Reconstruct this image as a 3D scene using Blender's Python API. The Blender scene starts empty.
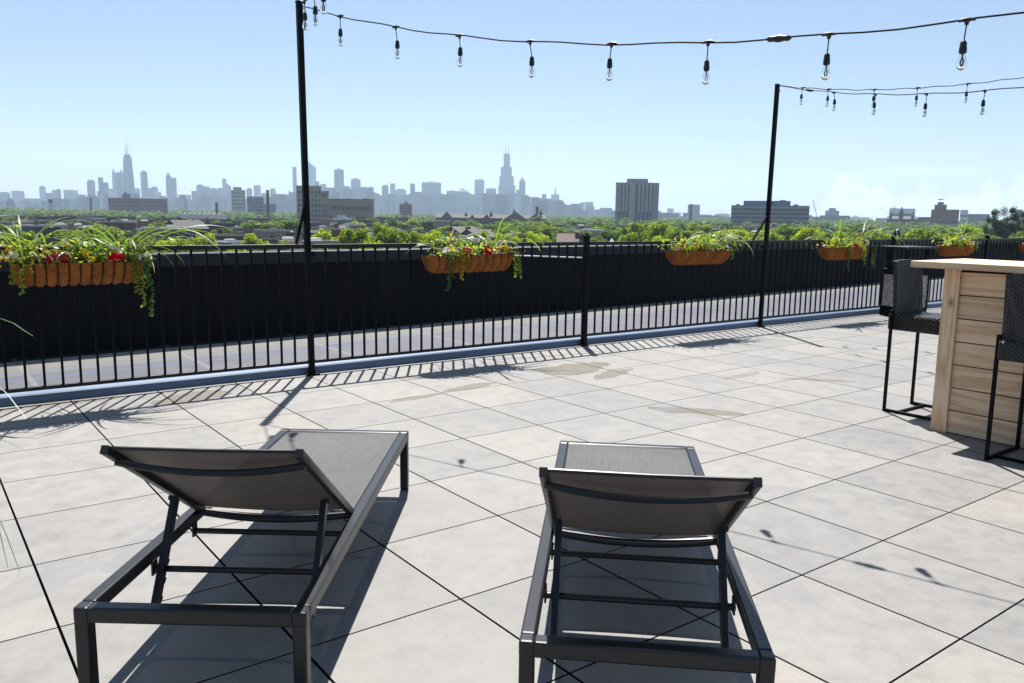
import bpy, bmesh, math, random
from math import sin, cos, pi, radians as R
from mathutils import Vector as V, Matrix as M
import mathutils

random.seed(7)
SC = bpy.context.scene
COL = SC.collection
H = 1.3677
FPX = 816.3
CX = V((0.79992, -0.59995, 0.013741)); CU = V((0.079398, 0.128503, 0.988526)); CF = V((0.594831, 0.78965, -0.150427))
GZ = -13.0                                   # street level below the roof terrace

def ray(px, py): return CX*((px-512)/FPX) - CU*((py-341.5)/FPX) + CF
def G(px, py, z=0.0):
    d = ray(px, py); t = (z-H)/d.z
    return V((0, 0, H)) + d*t
def D(px, py, dist):
    d = ray(px, py); h = math.hypot(d.x, d.y)
    return V((0, 0, H)) + d*(dist/h)
def PX(p):
    v = V(p)-V((0, 0, H)); f = v.dot(CF)
    return 512+FPX*v.dot(CX)/f, 341.5-FPX*v.dot(CU)/f

# ------------------------------------------------------------------ materials
def new_mat(name):
    m = bpy.data.materials.new(name); m.use_nodes = True
    nt = m.node_tree; b = nt.nodes['Principled BSDF']
    return m, nt, b
def N(nt, t, **k):
    n = nt.nodes.new(t)
    for a, v in k.items(): setattr(n, a, v)
    return n
def math_n(nt, op, a, b=None, c=None, clamp=False):
    n = N(nt, 'ShaderNodeMath', operation=op, use_clamp=clamp)
    for i, v in enumerate((a, b, c)):
        if v is None: continue
        if isinstance(v, (int, float)): n.inputs[i].default_value = v
        else: nt.links.new(v, n.inputs[i])
    return n.outputs[0]
def mixc(nt, fac, a, b, mode='MIX'):
    n = N(nt, 'ShaderNodeMix', data_type='RGBA', blend_type=mode)
    for s, v in ((0, fac), (6, a), (7, b)):
        if isinstance(v, (int, float)): n.inputs[s].default_value = v
        elif isinstance(v, tuple): n.inputs[s].default_value = (*v, 1)
        else: nt.links.new(v, n.inputs[s])
    return n.outputs[2]
def noise(nt, scale, detail=4, rough=.55, vec=None, stretch=None, coord='Object'):
    tc = N(nt, 'ShaderNodeTexCoord'); src = vec or tc.outputs[coord]
    if stretch:
        mp = N(nt, 'ShaderNodeMapping'); mp.inputs['Scale'].default_value = stretch
        nt.links.new(src, mp.inputs[0]); src = mp.outputs[0]
    n = N(nt, 'ShaderNodeTexNoise'); n.inputs['Scale'].default_value = scale
    n.inputs['Detail'].default_value = detail; n.inputs['Roughness'].default_value = rough
    nt.links.new(src, n.inputs['Vector'])
    return n.outputs['Fac']
def ramp(nt, fac, stops):
    n = N(nt, 'ShaderNodeValToRGB'); e = n.color_ramp.elements
    while len(e) < len(stops): e.new(.5)
    for el, (p, c) in zip(e, stops):
        el.position = p; el.color = (*c, 1) if isinstance(c, tuple) else (c, c, c, 1)
    nt.links.new(fac, n.inputs[0]); return n.outputs[0]
def bump(nt, b, h, strength=.3, dist=.01):
    n = N(nt, 'ShaderNodeBump'); n.inputs['Strength'].default_value = strength; n.inputs['Distance'].default_value = dist
    nt.links.new(h, n.inputs['Height']); nt.links.new(n.outputs[0], b.inputs['Normal'])
def simple(name, c, rough=.6, metal=0, var=.15, scale=8, stretch=None, bmp=0, spec=None, objvar=0):
    m, nt, b = new_mat(name)
    f = noise(nt, scale, stretch=stretch)
    lo = tuple(x*(1-var) for x in c); hi = tuple(min(1, x*(1+var)) for x in c)
    col = ramp(nt, f, [(.3, lo), (.7, hi)])
    if objvar:
        oi = N(nt, 'ShaderNodeObjectInfo')
        col = mixc(nt, 1.0, col, ramp(nt, oi.outputs['Random'], [(0, (1-objvar,)*3), (1, (1+objvar,)*3)]), 'MULTIPLY')
    nt.links.new(col, b.inputs['Base Color'])
    b.inputs['Roughness'].default_value = rough; b.inputs['Metallic'].default_value = metal
    if spec is not None: b.inputs['Specular IOR Level'].default_value = spec
    if bmp: bump(nt, b, f, bmp)
    return m
SHINY = ('blade_leaf', 'straw_blade', 'green_leaf', 'lime_leaf')
def leafmat(name, c, trans=.45, objvar=.25, rough=.45, tcol=None):
    m, nt, b = new_mat(name)
    oi = N(nt, 'ShaderNodeObjectInfo')
    f = noise(nt, 3.0, 2, coord='Object')
    base = ramp(nt, f, [(.3, tuple(x*.7 for x in c)), (.7, tuple(x*1.25 for x in c))])
    v = ramp(nt, oi.outputs['Random'], [(0, (1-objvar, 1-objvar*.8, 1.0)), (1, (1+objvar, 1+objvar*.6, .8))])
    base = mixc(nt, 1.0, base, v, 'MULTIPLY')
    nt.links.new(base, b.inputs['Base Color']); b.inputs['Roughness'].default_value = rough; b.inputs['Specular IOR Level'].default_value = .5 if name in SHINY else .08
    tr = N(nt, 'ShaderNodeBsdfTranslucent')
    t = tcol or tuple(min(1, x*k) for x, k in zip(c, (1.7, 1.6, .7)))
    tb = mixc(nt, 1.0, t, v, 'MULTIPLY'); nt.links.new(tb, tr.inputs[0])
    mx = N(nt, 'ShaderNodeMixShader'); mx.inputs[0].default_value = trans
    nt.links.new(b.outputs[0], mx.inputs[1]); nt.links.new(tr.outputs[0], mx.inputs[2])
    nt.links.new(mx.outputs[0], nt.nodes['Material Output'].inputs['Surface'])
    return m

MT = {}
MT['black_metal'] = simple('black_metal', (.0018, .0018, .0026), .5, 0, .2, 30, spec=.15)
MT['rail_metal'] = simple('rail_metal', (.003, .003, .004), .40, 0, .2, 30, spec=.4)
MT['lounger_frame'] = simple('lounger_frame', (.011, .0115, .014), .36, 0, .15, 40, spec=.45)
MT['dark_plastic'] = simple('dark_plastic', (.012, .012, .014), .5)
MT['wire'] = simple('wire', (.006, .006, .008), .7, spec=.12)
MT['coping'] = simple('coping', (.008, .0085, .013), .5, .1, .12, 3)
MT['parapet'] = simple('parapet', (.003, .003, .0045), .8, 0, .5, 14, bmp=.4, spec=.2)
def parapet():
    m, nt, b = new_mat('parapet'); f = noise(nt, 1.3, 6, .65, stretch=(1, 1, .35)); g = noise(nt, 30, 4)
    tc = N(nt, 'ShaderNodeTexCoord'); sx = N(nt, 'ShaderNodeSeparateXYZ'); nt.links.new(tc.outputs['Object'], sx.inputs[0])
    c = ramp(nt, f, [(.3, (.0022, .0022, .0032)), (.6, (.0042, .0042, .0055)), (.8, (.010, .010, .012))])
    s_ = math_n(nt, 'LESS_THAN', math_n(nt, 'FRACT', math_n(nt, 'MULTIPLY', math_n(nt, 'ADD', sx.outputs[0], 50), 1/1.83)), .022)
    c = mixc(nt, math_n(nt, 'MULTIPLY', s_, .6), c, (.012, .012, .014)); nt.links.new(c, b.inputs['Base Color'])
    b.inputs['Roughness'].default_value = .7; b.inputs['Specular IOR Level'].default_value = .25; bump(nt, b, g, .4); return m
MT['parapet'] = parapet()
MT['kerb'] = simple('kerb', (.10, .155, .25), .5, 0, .2, 4, stretch=(.4, 2, 2))
MT['coir'] = None
MT['soil'] = simple('soil', (.03, .02, .013), .9, bmp=.6)
MT['red'] = leafmat('red_petal', (.55, .01, .02), .3, 0, tcol=(.8, .02, .03))
MT['pink'] = leafmat('pink_petal', (.5, .03, .12), .3, 0, tcol=(.8, .05, .2))
MT['white'] = leafmat('white_petal', (.75, .72, .7), .3, 0, tcol=(.8, .8, .75))
MT['yellow'] = leafmat('yellow_petal', (.7, .42, .03), .4, 0, tcol=(.9, .6, .04))
MT['lime'] = leafmat('lime_leaf', (.20, .28, .03), .5, .15, tcol=(.50, .62, .05))
MT['vine'] = leafmat('vine_leaf', (.16, .2, .03), .45, .15, tcol=(.42, .45, .05))
MT['green'] = leafmat('green_leaf', (.05, .11, .02), .4, .15, tcol=(.14, .28, .03))
MT['blade'] = leafmat('blade_leaf', (.10, .17, .03), .42, .2, tcol=(.24, .38, .04))
MT['straw'] = leafmat('straw_blade', (.35, .32, .16), .4, .12, tcol=(.5, .46, .2))
MT['tree_a'] = leafmat('tree_leaf_bright', (.10, .165, .014), .56, .26, tcol=(.46, .60, .03))
MT['tree_b'] = leafmat('tree_leaf_mid', (.068, .122, .016), .50, .32, tcol=(.27, .41, .03))
MT['tree_c'] = leafmat('tree_leaf_dark', (.025, .052, .018), .35, .3, tcol=(.07, .13, .025))
MT['bark'] = simple('bark', (.07, .05, .035), .9)
MT['pebble_panel'] = None
MT['white_metal'] = simple('white_metal', (.6, .6, .6), .4)

def coir():
    m, nt, b = new_mat('coir')
    f = noise(nt, 60, 5, .7, stretch=(.3, 1, 1)); g = noise(nt, 7, 2)
    c = ramp(nt, f, [(.3, (.08, .022, .004)), (.7, (.42, .135, .018))])
    c = mixc(nt, .5, c, ramp(nt, g, [(.3, (.09, .028, .005)), (.7, (.44, .15, .022))]))
    nt.links.new(c, b.inputs['Base Color']); b.inputs['Roughness'].default_value = .95
    bump(nt, b, f, .8, .01); return m
MT['coir'] = coir()
def pebble():
    m, nt, b = new_mat('pebble_panel')
    tc = N(nt, 'ShaderNodeTexCoord'); v = N(nt, 'ShaderNodeTexVoronoi'); v.inputs['Scale'].default_value = 55
    nt.links.new(tc.outputs['Object'], v.inputs['Vector'])
    c = ramp(nt, v.outputs['Color'], [(0, (.12, .10, .08)), (.5, (.38, .34, .28)), (1, (.62, .58, .52))])
    nt.links.new(c, b.inputs['Base Color']); b.inputs['Roughness'].default_value = .8
    bump(nt, b, v.outputs['Distance'], .6, .01); return m
MT['pebble_panel'] = pebble()
def wicker():
    m, nt, b = new_mat('wicker')
    tc = N(nt, 'ShaderNodeTexCoord')
    sx = N(nt, 'ShaderNodeSeparateXYZ'); nt.links.new(tc.outputs['Object'], sx.inputs[0])
    h = math_n(nt, 'ADD', sx.outputs[0], sx.outputs[1])
    a = math_n(nt, 'SINE', math_n(nt, 'MULTIPLY', h, 2*pi/.034))
    c = math_n(nt, 'SINE', math_n(nt, 'MULTIPLY', sx.outputs[2], 2*pi/.026))
    yy = math_n(nt, 'SINE', math_n(nt, 'MULTIPLY', math_n(nt, 'SUBTRACT', sx.outputs[0], sx.outputs[1]), 2*pi/.034))
    w = math_n(nt, 'ADD', math_n(nt, 'MULTIPLY', a, c), math_n(nt, 'MULTIPLY', a, yy))
    col = ramp(nt, math_n(nt, 'MULTIPLY_ADD', w, .25, .5), [(.2, (.002, .002, .0022)), (.8, (.026, .025, .027))])
    nt.links.new(col, b.inputs['Base Color']); b.inputs['Roughness'].default_value = .34
    bump(nt, b, w, 1.0, .006); return m
MT['wicker'] = wicker()
def sling():
    m, nt, b = new_mat('sling_mesh')
    f = noise(nt, 260, 2, .6, stretch=(1, 1, 1)); g = noise(nt, 140, 3, .7, stretch=(.05, 1, 1))
    k = math_n(nt, 'MULTIPLY_ADD', g, .5, math_n(nt, 'MULTIPLY', f, .5))
    c = ramp(nt, k, [(.35, (.055, .053, .052)), (.65, (.135, .130, .126))])
    nt.links.new(c, b.inputs['Base Color']); b.inputs['Roughness'].default_value = .55
    b.inputs['Specular IOR Level'].default_value = .5
    tl = N(nt, 'ShaderNodeBsdfTranslucent'); tl.inputs[0].default_value = (.012, .008, .007, 1)
    m1 = N(nt, 'ShaderNodeMixShader'); m1.inputs[0].default_value = .30
    nt.links.new(b.outputs[0], m1.inputs[1]); nt.links.new(tl.outputs[0], m1.inputs[2])
    tr = N(nt, 'ShaderNodeBsdfTransparent'); mx = N(nt, 'ShaderNodeMixShader'); mx.inputs[0].default_value = .02
    nt.links.new(m1.outputs[0], mx.inputs[1]); nt.links.new(tr.outputs[0], mx.inputs[2])
    nt.links.new(mx.outputs[0], nt.nodes['Material Output'].inputs['Surface'])
    bump(nt, b, k, .4, .002); return m
MT['sling'] = sling()
def bar_wood(name, axis):
    m, nt, b = new_mat(name)
    st = {'x': (.06, 1, 1), 'y': (1, .06, 1), 'z': (1, 1, .06)}[axis]
    oi = N(nt, 'ShaderNodeObjectInfo'); tc = N(nt, 'ShaderNodeTexCoord')
    off = N(nt, 'ShaderNodeVectorMath', operation='ADD'); nt.links.new(tc.outputs['Object'], off.inputs[0])
    cb = N(nt, 'ShaderNodeCombineXYZ')
    for i in range(3): nt.links.new(math_n(nt, 'MULTIPLY', oi.outputs['Random'], 37.0*(i+1)), cb.inputs[i])
    nt.links.new(cb.outputs[0], off.inputs[1])
    big = noise(nt, 5, 3, .5, vec=off.outputs[0], stretch=st)
    rings = math_n(nt, 'SINE', math_n(nt, 'MULTIPLY', big, 60))
    fine = noise(nt, 90, 4, .6, vec=off.outputs[0], stretch=tuple(.08 if s < 1 else 1 for s in st))
    f = math_n(nt, 'ADD', math_n(nt, 'MULTIPLY_ADD', rings, .13, .38), math_n(nt, 'MULTIPLY', fine, .35))
    c = ramp(nt, f, [(.25, (.40, .235, .13)), (.5, (.66, .45, .28)), (.8, (.80, .61, .42))])
    vo = N(nt, 'ShaderNodeTexVoronoi'); vo.inputs['Scale'].default_value = 4.0
    mp = N(nt, 'ShaderNodeMapping'); mp.inputs['Scale'].default_value = tuple(.75 if s < 1 else 1.3 for s in st)
    nt.links.new(off.outputs[0], mp.inputs[0]); nt.links.new(mp.outputs[0], vo.inputs['Vector'])
    k = ramp(nt, vo.outputs['Distance'], [(.05, 1.0), (.15, 0.0)])
    c = mixc(nt, math_n(nt, 'MULTIPLY', k, .75), c, (.15, .075, .04))
    v = ramp(nt, oi.outputs['Random'], [(0, (.85, .82, .80)), (1, (1.1, 1.08, 1.05))])
    c = mixc(nt, 1.0, c, v, 'MULTIPLY')
    nt.links.new(c, b.inputs['Base Color']); b.inputs['Roughness'].default_value = .75
    bump(nt, b, fine, .25, .003); return m
MT['board'] = bar_wood('bar_board', 'y'); MT['post_wood'] = bar_wood('bar_post', 'z'); MT['slab_wood'] = bar_wood('bar_slab', 'y')
def glass():
    m, nt, b = new_mat('bulb_glass')
    b.inputs['Base Color'].default_value = (1, .98, .92, 1); b.inputs['Roughness'].default_value = .03
    b.inputs['Transmission Weight'].default_value = 1; b.inputs['IOR'].default_value = 1.12
    f = noise(nt, 20, 1); nt.links.new(ramp(nt, f, [(0, .02), (1, .06)]), b.inputs['Roughness'])
    return m
MT['bulb'] = glass()
MT['filament'] = simple('filament', (.95, .80, .50), .5)

def paving():
    m, nt, b = new_mat('paving')
    tc = N(nt, 'ShaderNodeTexCoord'); sx = N(nt, 'ShaderNodeSeparateXYZ'); nt.links.new(tc.outputs['Object'], sx.inputs[0])
    T = .6
    u = math_n(nt, 'MULTIPLY', math_n(nt, 'SUBTRACT', sx.outputs[0], 3.334), 1/T)
    v = math_n(nt, 'MULTIPLY', math_n(nt, 'SUBTRACT', sx.outputs[1], 2.324), 1/T)
    def edge(a):
        f = math_n(nt, 'FRACT', math_n(nt, 'ADD', a, 100)); g = math_n(nt, 'SUBTRACT', 1.0, f)
        return math_n(nt, 'MINIMUM', f, g)
    ea, eb = edge(u), edge(v)
    wa = .0046/T; wb = .0036/T
    ja = math_n(nt, 'LESS_THAN', ea, wa); jb = math_n(nt, 'LESS_THAN', eb, wb)
    j = math_n(nt, 'MAXIMUM', ja, jb)
    cb = N(nt, 'ShaderNodeCombineXYZ')
    nt.links.new(math_n(nt, 'FLOOR', u), cb.inputs[0]); nt.links.new(math_n(nt, 'FLOOR', v), cb.inputs[1])
    wn = N(nt, 'ShaderNodeTexWhiteNoise', noise_dimensions='3D'); nt.links.new(cb.outputs[0], wn.inputs['Vector'])
    off = N(nt, 'ShaderNodeVectorMath', operation='MULTIPLY_ADD')
    nt.links.new(wn.outputs['Color'], off.inputs[0]); off.inputs[1].default_value = (9, 9, 9); nt.links.new(tc.outputs['Object'], off.inputs[2])
    n1 = noise(nt, 2.2, 7, .62, vec=off.outputs[0]); n2 = noise(nt, 9, 8, .7, vec=off.outputs[0]); n3 = noise(nt, 150, 3, .6)
    base = ramp(nt, n1, [(.25, (.43, .405, .375)), (.5, (.54, .505, .46)), (.75, (.63, .595, .545))])
    base = mixc(nt, .60, base, ramp(nt, n2, [(.3, (.34, .33, .315)), (.5, (.55, .515, .47)), (.66, (.67, .63, .58))]))
    base = mixc(nt, .22, base, ramp(nt, n3, [(.33, .30), (.67, .74)]))
    warm = ramp(nt, wn.outputs['Value'], [(0, (.86, .87, .885)), (.6, (1, 1, 1)), (1, (1.05, 1.03, .99))])
    base = mixc(nt, 1.0, base, warm, 'MULTIPLY')
    base = mixc(nt, 1.0, base, (.402, .406, .410), 'MULTIPLY')
    # broad weathering over many slabs
    g1 = noise(nt, .55, 3, .5)
    base = mixc(nt, 1.0, base, ramp(nt, g1, [(.35, (.92, .92, .93)), (.6, (1.03, 1.02, 1.0))]), 'MULTIPLY')
    # dried puddle stains, plus one reflection painted in as blue-grey
    nz = noise(nt, 1.9, 5, .6); nz2 = noise(nt, 5, 4, .6)
    def stain_or_reflection(px, py, a, bb, ang, col, amt, lo=.25):
        nonlocal base
        c = G(px, py); ca, sa = cos(ang), sin(ang)
        dx = math_n(nt, 'SUBTRACT', sx.outputs[0], c.x); dy = math_n(nt, 'SUBTRACT', sx.outputs[1], c.y)
        p = math_n(nt, 'MULTIPLY', math_n(nt, 'ADD', math_n(nt, 'MULTIPLY', dx, ca), math_n(nt, 'MULTIPLY', dy, sa)), 1/a)
        q = math_n(nt, 'MULTIPLY', math_n(nt, 'SUBTRACT', math_n(nt, 'MULTIPLY', dy, ca), math_n(nt, 'MULTIPLY', dx, sa)), 1/bb)
        r = math_n(nt, 'ADD', math_n(nt, 'MULTIPLY', p, p), math_n(nt, 'MULTIPLY', q, q))
        r = math_n(nt, 'ADD', r, math_n(nt, 'MULTIPLY', math_n(nt, 'SUBTRACT', math_n(nt, 'ADD', nz, nz2), 1.0), 2.4))
        msk = ramp(nt, r, [(0, .78), (.8, .88), (.95, 1.0), (1.0, 0.0)])
        msk = math_n(nt, 'MULTIPLY', msk, amt)
        base = mixc(nt, msk, base, col)
        return msk
    tan_ = (.082, .062, .030); grey = (.155, .155, .16)
    wets = []
    for a in [(575, 368, .42, .22, .2, tan_, .85), (612, 374, .3, .10, .3, tan_, .8), (694, 411, .33, .09, -.9, tan_, .8), (470, 387, .26, .07, 0.1, tan_, .8),
              (415, 398, .25, .05, .1, tan_, .7), (190, 397, .30, .15, .2, tan_, .75), (60, 404, .5, .1, .1, tan_, .5), (740, 376, .3, .05, .1, tan_, .5), (818, 380, .28, .06, -.8, tan_, .6),
              (790, 337, .3, .06, -.9, tan_, .6), (930, 330, .3, .08, -.9, tan_, .5), (668, 408, .12, .05, 0, (.13, .15, .20), .5), (742, 424, .22, .07, -.9, grey, .35),  # the blue-grey entry is the painted reflection
              (150, 545, .26, .10, .9, grey, .5), (35, 585, .22, .10, .5, grey, .45), (545, 625, .10, .05, .5, grey, .55), (775, 580, .22, .08, 1.2, grey, .45),
              (775, 490, .2, .05, -.5, grey, .4), (700, 395, .2, .3, 0, grey, .2), (300, 405, .4, .1, 0, grey, .3), (870, 345, .6, .2, 0, grey, .3)]:
        wets.append(stain_or_reflection(*a))
    base = mixc(nt, j, base, (.0015, .0012, .0018))
    nt.links.new(base, b.inputs['Base Color'])
    rg = ramp(nt, n2, [(.3, .50), (.7, .68)])
    nt.links.new(rg, b.inputs['Roughness']); nt.links.new(math_n(nt, 'MULTIPLY', math_n(nt, 'SUBTRACT', 1.0, j), .35), b.inputs['Specular IOR Level'])
    hh = math_n(nt, 'MULTIPLY', n3, .10)
    bump(nt, b, hh, .5, .004)
    return m
MT['paving'] = paving()

def membrane():
    m, nt, b = new_mat('roof_membrane')
    tc = N(nt, 'ShaderNodeTexCoord'); sx = N(nt, 'ShaderNodeSeparateXYZ'); nt.links.new(tc.outputs['Object'], sx.inputs[0])
    w = noise(nt, .8, 3, .5, stretch=(.5, .5, 1))
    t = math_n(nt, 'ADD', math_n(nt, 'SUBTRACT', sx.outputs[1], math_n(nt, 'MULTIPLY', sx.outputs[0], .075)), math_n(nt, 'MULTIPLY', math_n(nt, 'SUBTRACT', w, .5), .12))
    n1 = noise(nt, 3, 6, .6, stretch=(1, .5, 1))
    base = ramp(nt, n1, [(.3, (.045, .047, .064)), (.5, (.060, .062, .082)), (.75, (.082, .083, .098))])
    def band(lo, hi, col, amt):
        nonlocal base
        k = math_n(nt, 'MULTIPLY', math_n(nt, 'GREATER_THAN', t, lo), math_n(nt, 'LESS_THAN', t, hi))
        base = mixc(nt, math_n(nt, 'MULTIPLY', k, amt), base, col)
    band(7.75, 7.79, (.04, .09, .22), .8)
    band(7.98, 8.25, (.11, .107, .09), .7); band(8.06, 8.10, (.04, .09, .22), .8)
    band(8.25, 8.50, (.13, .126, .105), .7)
    band(8.5, 8.74, (.36, .34, .29), .85); band(8.74, 9.2, (.004, .004, .005), .97)  # black strip by the wall paints in its shadow; cream strip lightened against shade
    # seams across
    f = math_n(nt, 'FRACT', math_n(nt, 'MULTIPLY', math_n(nt, 'ADD', sx.outputs[0], 30), 1/1.4))
    base = mixc(nt, math_n(nt, 'MULTIPLY', math_n(nt, 'LESS_THAN', f, .03), .5), base, (.16, .155, .17))
    nt.links.new(base, b.inputs['Base Color']); b.inputs['Roughness'].default_value = .7
    return m
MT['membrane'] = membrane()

def facade(name, wall, win, fx, fz, wx=.5, wz=.5, rough=.7, objvar=.12):
    """wall with a regular grid of tiny windows; for towers so far away that a window is far under a pixel"""
    m, nt, b = new_mat(name)
    tc = N(nt, 'ShaderNodeTexCoord'); sx = N(nt, 'ShaderNodeSeparateXYZ'); nt.links.new(tc.outputs['Object'], sx.inputs[0])
    h = math_n(nt, 'ADD', sx.outputs[0], sx.outputs[1])
    a = math_n(nt, 'LESS_THAN', math_n(nt, 'FRACT', math_n(nt, 'MULTIPLY', math_n(nt, 'ADD', h, 5000), 1/fx)), wx)
    c = math_n(nt, 'LESS_THAN', math_n(nt, 'FRACT', math_n(nt, 'MULTIPLY', math_n(nt, 'ADD', sx.outputs[2], 5000), 1/fz)), wz)
    oi = N(nt, 'ShaderNodeObjectInfo'); v = ramp(nt, oi.outputs['Random'], [(0, (1-objvar,)*3), (1, (1+objvar,)*3)])
    col = mixc(nt, math_n(nt, 'MULTIPLY', a, c), wall, win)
    col = mixc(nt, 1.0, col, v, 'MULTIPLY')
    nt.links.new(col, b.inputs['Base Color']); b.inputs['Roughness'].default_value = rough
    return m
MT['tower'] = facade('tower_facade', (.16, .17, .19), (.12, .13, .15), 24, 30, .4, .45)
MT['tower_dark'] = facade('tower_facade_dark', (.07, .075, .09), (.052, .056, .07), 20, 34, .4, .4)
MT['tower_light'] = facade('tower_facade_light', (.30, .30, .31), (.22, .23, .24), 22, 26, .4, .5)
MT['brick_red'] = simple('brick_red', (.20, .085, .075), .85, var=.15, scale=.4, objvar=.2)
MT['brick_dark'] = simple('brick_dark', (.085, .06, .055), .85, var=.2, scale=.4, objvar=.3)
MT['brick_brown'] = simple('brick_brown', (.15, .10, .075), .85, var=.2, scale=.4, objvar=.3)
MT['brick_beige'] = simple('brick_beige', (.27, .215, .165), .85, var=.15, scale=.2, objvar=.15)
MT['stone'] = simple('stone', (.36, .33, .28), .85, var=.12, scale=.2, objvar=.15)
MT['concrete'] = simple('concrete', (.25, .24, .24), .8, var=.1, scale=.1)
MT['concrete_rib'] = simple('concrete_rib', (.34, .32, .31), .8, var=.1, scale=.1)
MT['slate'] = simple('slate', (.06, .06, .075), .8, var=.2, scale=.4, objvar=.2)
MT['blue_grey'] = simple('blue_grey', (.11, .14, .20), .6, var=.15, scale=.2)
MT['roof_white'] = simple('roof_white', (.62, .61, .60), .7, var=.12, scale=.4, objvar=.2)
MT['roof_grey'] = simple('roof_grey', (.25, .24, .25), .8, var=.2, scale=.4, objvar=.3)
MT['roof_dark'] = simple('roof_dark', (.07, .065, .07), .85, var=.2, scale=.4, objvar=.3)
MT['roof_tile'] = simple('roof_tile', (.085, .052, .046), .85, var=.2, scale=.8)
MT['window'] = simple('window_glass', (.025, .03, .04), .15, var=.1, scale=1)
MT['white_paint'] = simple('white_paint', (.7, .7, .7), .6, var=.08, scale=1)
MT['copper'] = simple('copper', (.10, .18, .15), .7, var=.15, scale=.4)
MT['tower_rib_dark'] = simple('tower_recess', (.045, .045, .06), .5, var=.1, scale=.2)

# ------------------------------------------------------------------ mesh builder
class MB:
    def __init__(s): s.v = []; s.f = []; s.m = []; s.sm = []; s.mats = []
    def mi(s, mat):
        if mat not in s.mats: s.mats.append(mat)
        return s.mats.index(mat)
    def add(s, vs, fs, mat=None, smooth=False, T=None):
        o = len(s.v); k = s.mi(mat) if mat else 0
        for v in vs: s.v.append(tuple(T @ V(v)) if T else tuple(v))
        for f in fs: s.f.append(tuple(o+i for i in f)); s.m.append(k); s.sm.append(smooth)
    def box(s, lo, hi, mat=None, T=None, bev=0.0):
        x0, y0, z0 = lo; x1, y1, z1 = hi
        if bev <= 0:
            vs = [(x0, y0, z0), (x1, y0, z0), (x1, y1, z0), (x0, y1, z0), (x0, y0, z1), (x1, y0, z1), (x1, y1, z1), (x0, y1, z1)]
            fs = [(0, 3, 2, 1), (4, 5, 6, 7), (0, 1, 5, 4), (1, 2, 6, 5), (2, 3, 7, 6), (3, 0, 4, 7)]
            s.add(vs, fs, mat, False, T); return
        bm = bmesh.new(); bmesh.ops.create_cube(bm, size=1)
        for v in bm.verts: v.co = V(((x0+x1)/2+v.co.x*(x1-x0), (y0+y1)/2+v.co.y*(y1-y0), (z0+z1)/2+v.co.z*(z1-z0)))
        bmesh.ops.bevel(bm, geom=bm.edges[:], offset=bev, segments=2, profile=.5, affect='EDGES')
        bm.verts.index_update()
        s.add([tuple(v.co) for v in bm.verts], [tuple(v.index for v in f.verts) for f in bm.faces], mat, False, T); bm.free()
    def beam(s, a, b, w, h, mat=None, bev=0.0, up=V((0, 0, 1))):
        """rectangular bar from a to b; w across, h along 'up'"""
        a = V(a); b = V(b); d = (b-a); L = d.length; d.normalize()
        x = d.cross(up)
        if x.length < 1e-4: x = V((1, 0, 0))
        x.normalize(); u = x.cross(d)
        T = M(((x.x, d.x, u.x, a.x), (x.y, d.y, u.y, a.y), (x.z, d.z, u.z, a.z), (0, 0, 0, 1)))
        s.box((-w/2, 0, -h/2), (w/2, L, h/2), mat, T, bev)
    def tube(s, pts, r, n=8, mat=None, caps=True, closed=False):
        pts = [V(p) for p in pts]; rs = r if isinstance(r, (list, tuple)) else [r]*len(pts)
        vs = []; fs = []; K = len(pts); prev = None
        for i, p in enumerate(pts):
            if closed: d = pts[(i+1) % K]-pts[i-1]
            else: d = pts[min(i+1, K-1)]-pts[max(i-1, 0)]
            d.normalize()
            ref = prev if prev is not None else (V((0, 0, 1)) if abs(d.z) < .9 else V((1, 0, 0)))
            x = (ref - d*ref.dot(d))
            if x.length < 1e-5: x = d.orthogonal()
            x.normalize(); prev = x; y = d.cross(x)
            for k in range(n):
                a = 2*pi*k/n; vs.append(tuple(p+(x*cos(a)+y*sin(a))*rs[i]))
        rng = K if closed else K-1
        for i in range(rng):
            j = (i+1) % K
            for k in range(n):
                l = (k+1) % n; fs.append((i*n+k, i*n+l, j*n+l, j*n+k))
        if caps and not closed:
            fs.append(tuple(range(n))[::-1]); fs.append(tuple((K-1)*n+k for k in range(n)))
        s.add(vs, fs, mat, True)
    def lathe(s, prof, n=12, mat=None, T=None):
        vs = []; fs = []
        for r, z in prof:
            for k in range(n): vs.append((r*cos(2*pi*k/n), r*sin(2*pi*k/n), z))
        for i in range(len(prof)-1):
            for k in range(n):
                l = (k+1) % n; fs.append((i*n+k, i*n+l, (i+1)*n+l, (i+1)*n+k))
        fs.append(tuple(range(n))[::-1]); fs.append(tuple((len(prof)-1)*n+k for k in range(n)))
        s.add(vs, fs, mat, True, T)
    def ribbon(s, pts, ws, side=None, mat=None):
        vs = []; fs = []
        for i, p in enumerate(pts):
            p = V(p); d = V(pts[min(i+1, len(pts)-1)])-V(pts[max(i-1, 0)])
            x = side if side else d.cross(V((0, 0, 1)))
            if x.length < 1e-5: x = V((1, 0, 0))
            x = x.normalized()*ws[i]/2; vs += [tuple(p-x), tuple(p+x)]
        for i in range(len(pts)-1): fs.append((2*i, 2*i+1, 2*i+3, 2*i+2))
        s.add(vs, fs, mat, True)
    def leaf(s, p, d, up, L, w, mat=None):
        d = V(d).normalized(); x = d.cross(V(up))
        if x.length < 1e-4: x = d.orthogonal()
        x.normalize(); p = V(p)
        s.add([tuple(p), tuple(p+d*L*.5+x*w/2), tuple(p+d*L), tuple(p+d*L*.5-x*w/2)], [(0, 1, 2, 3)], mat)
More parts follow.
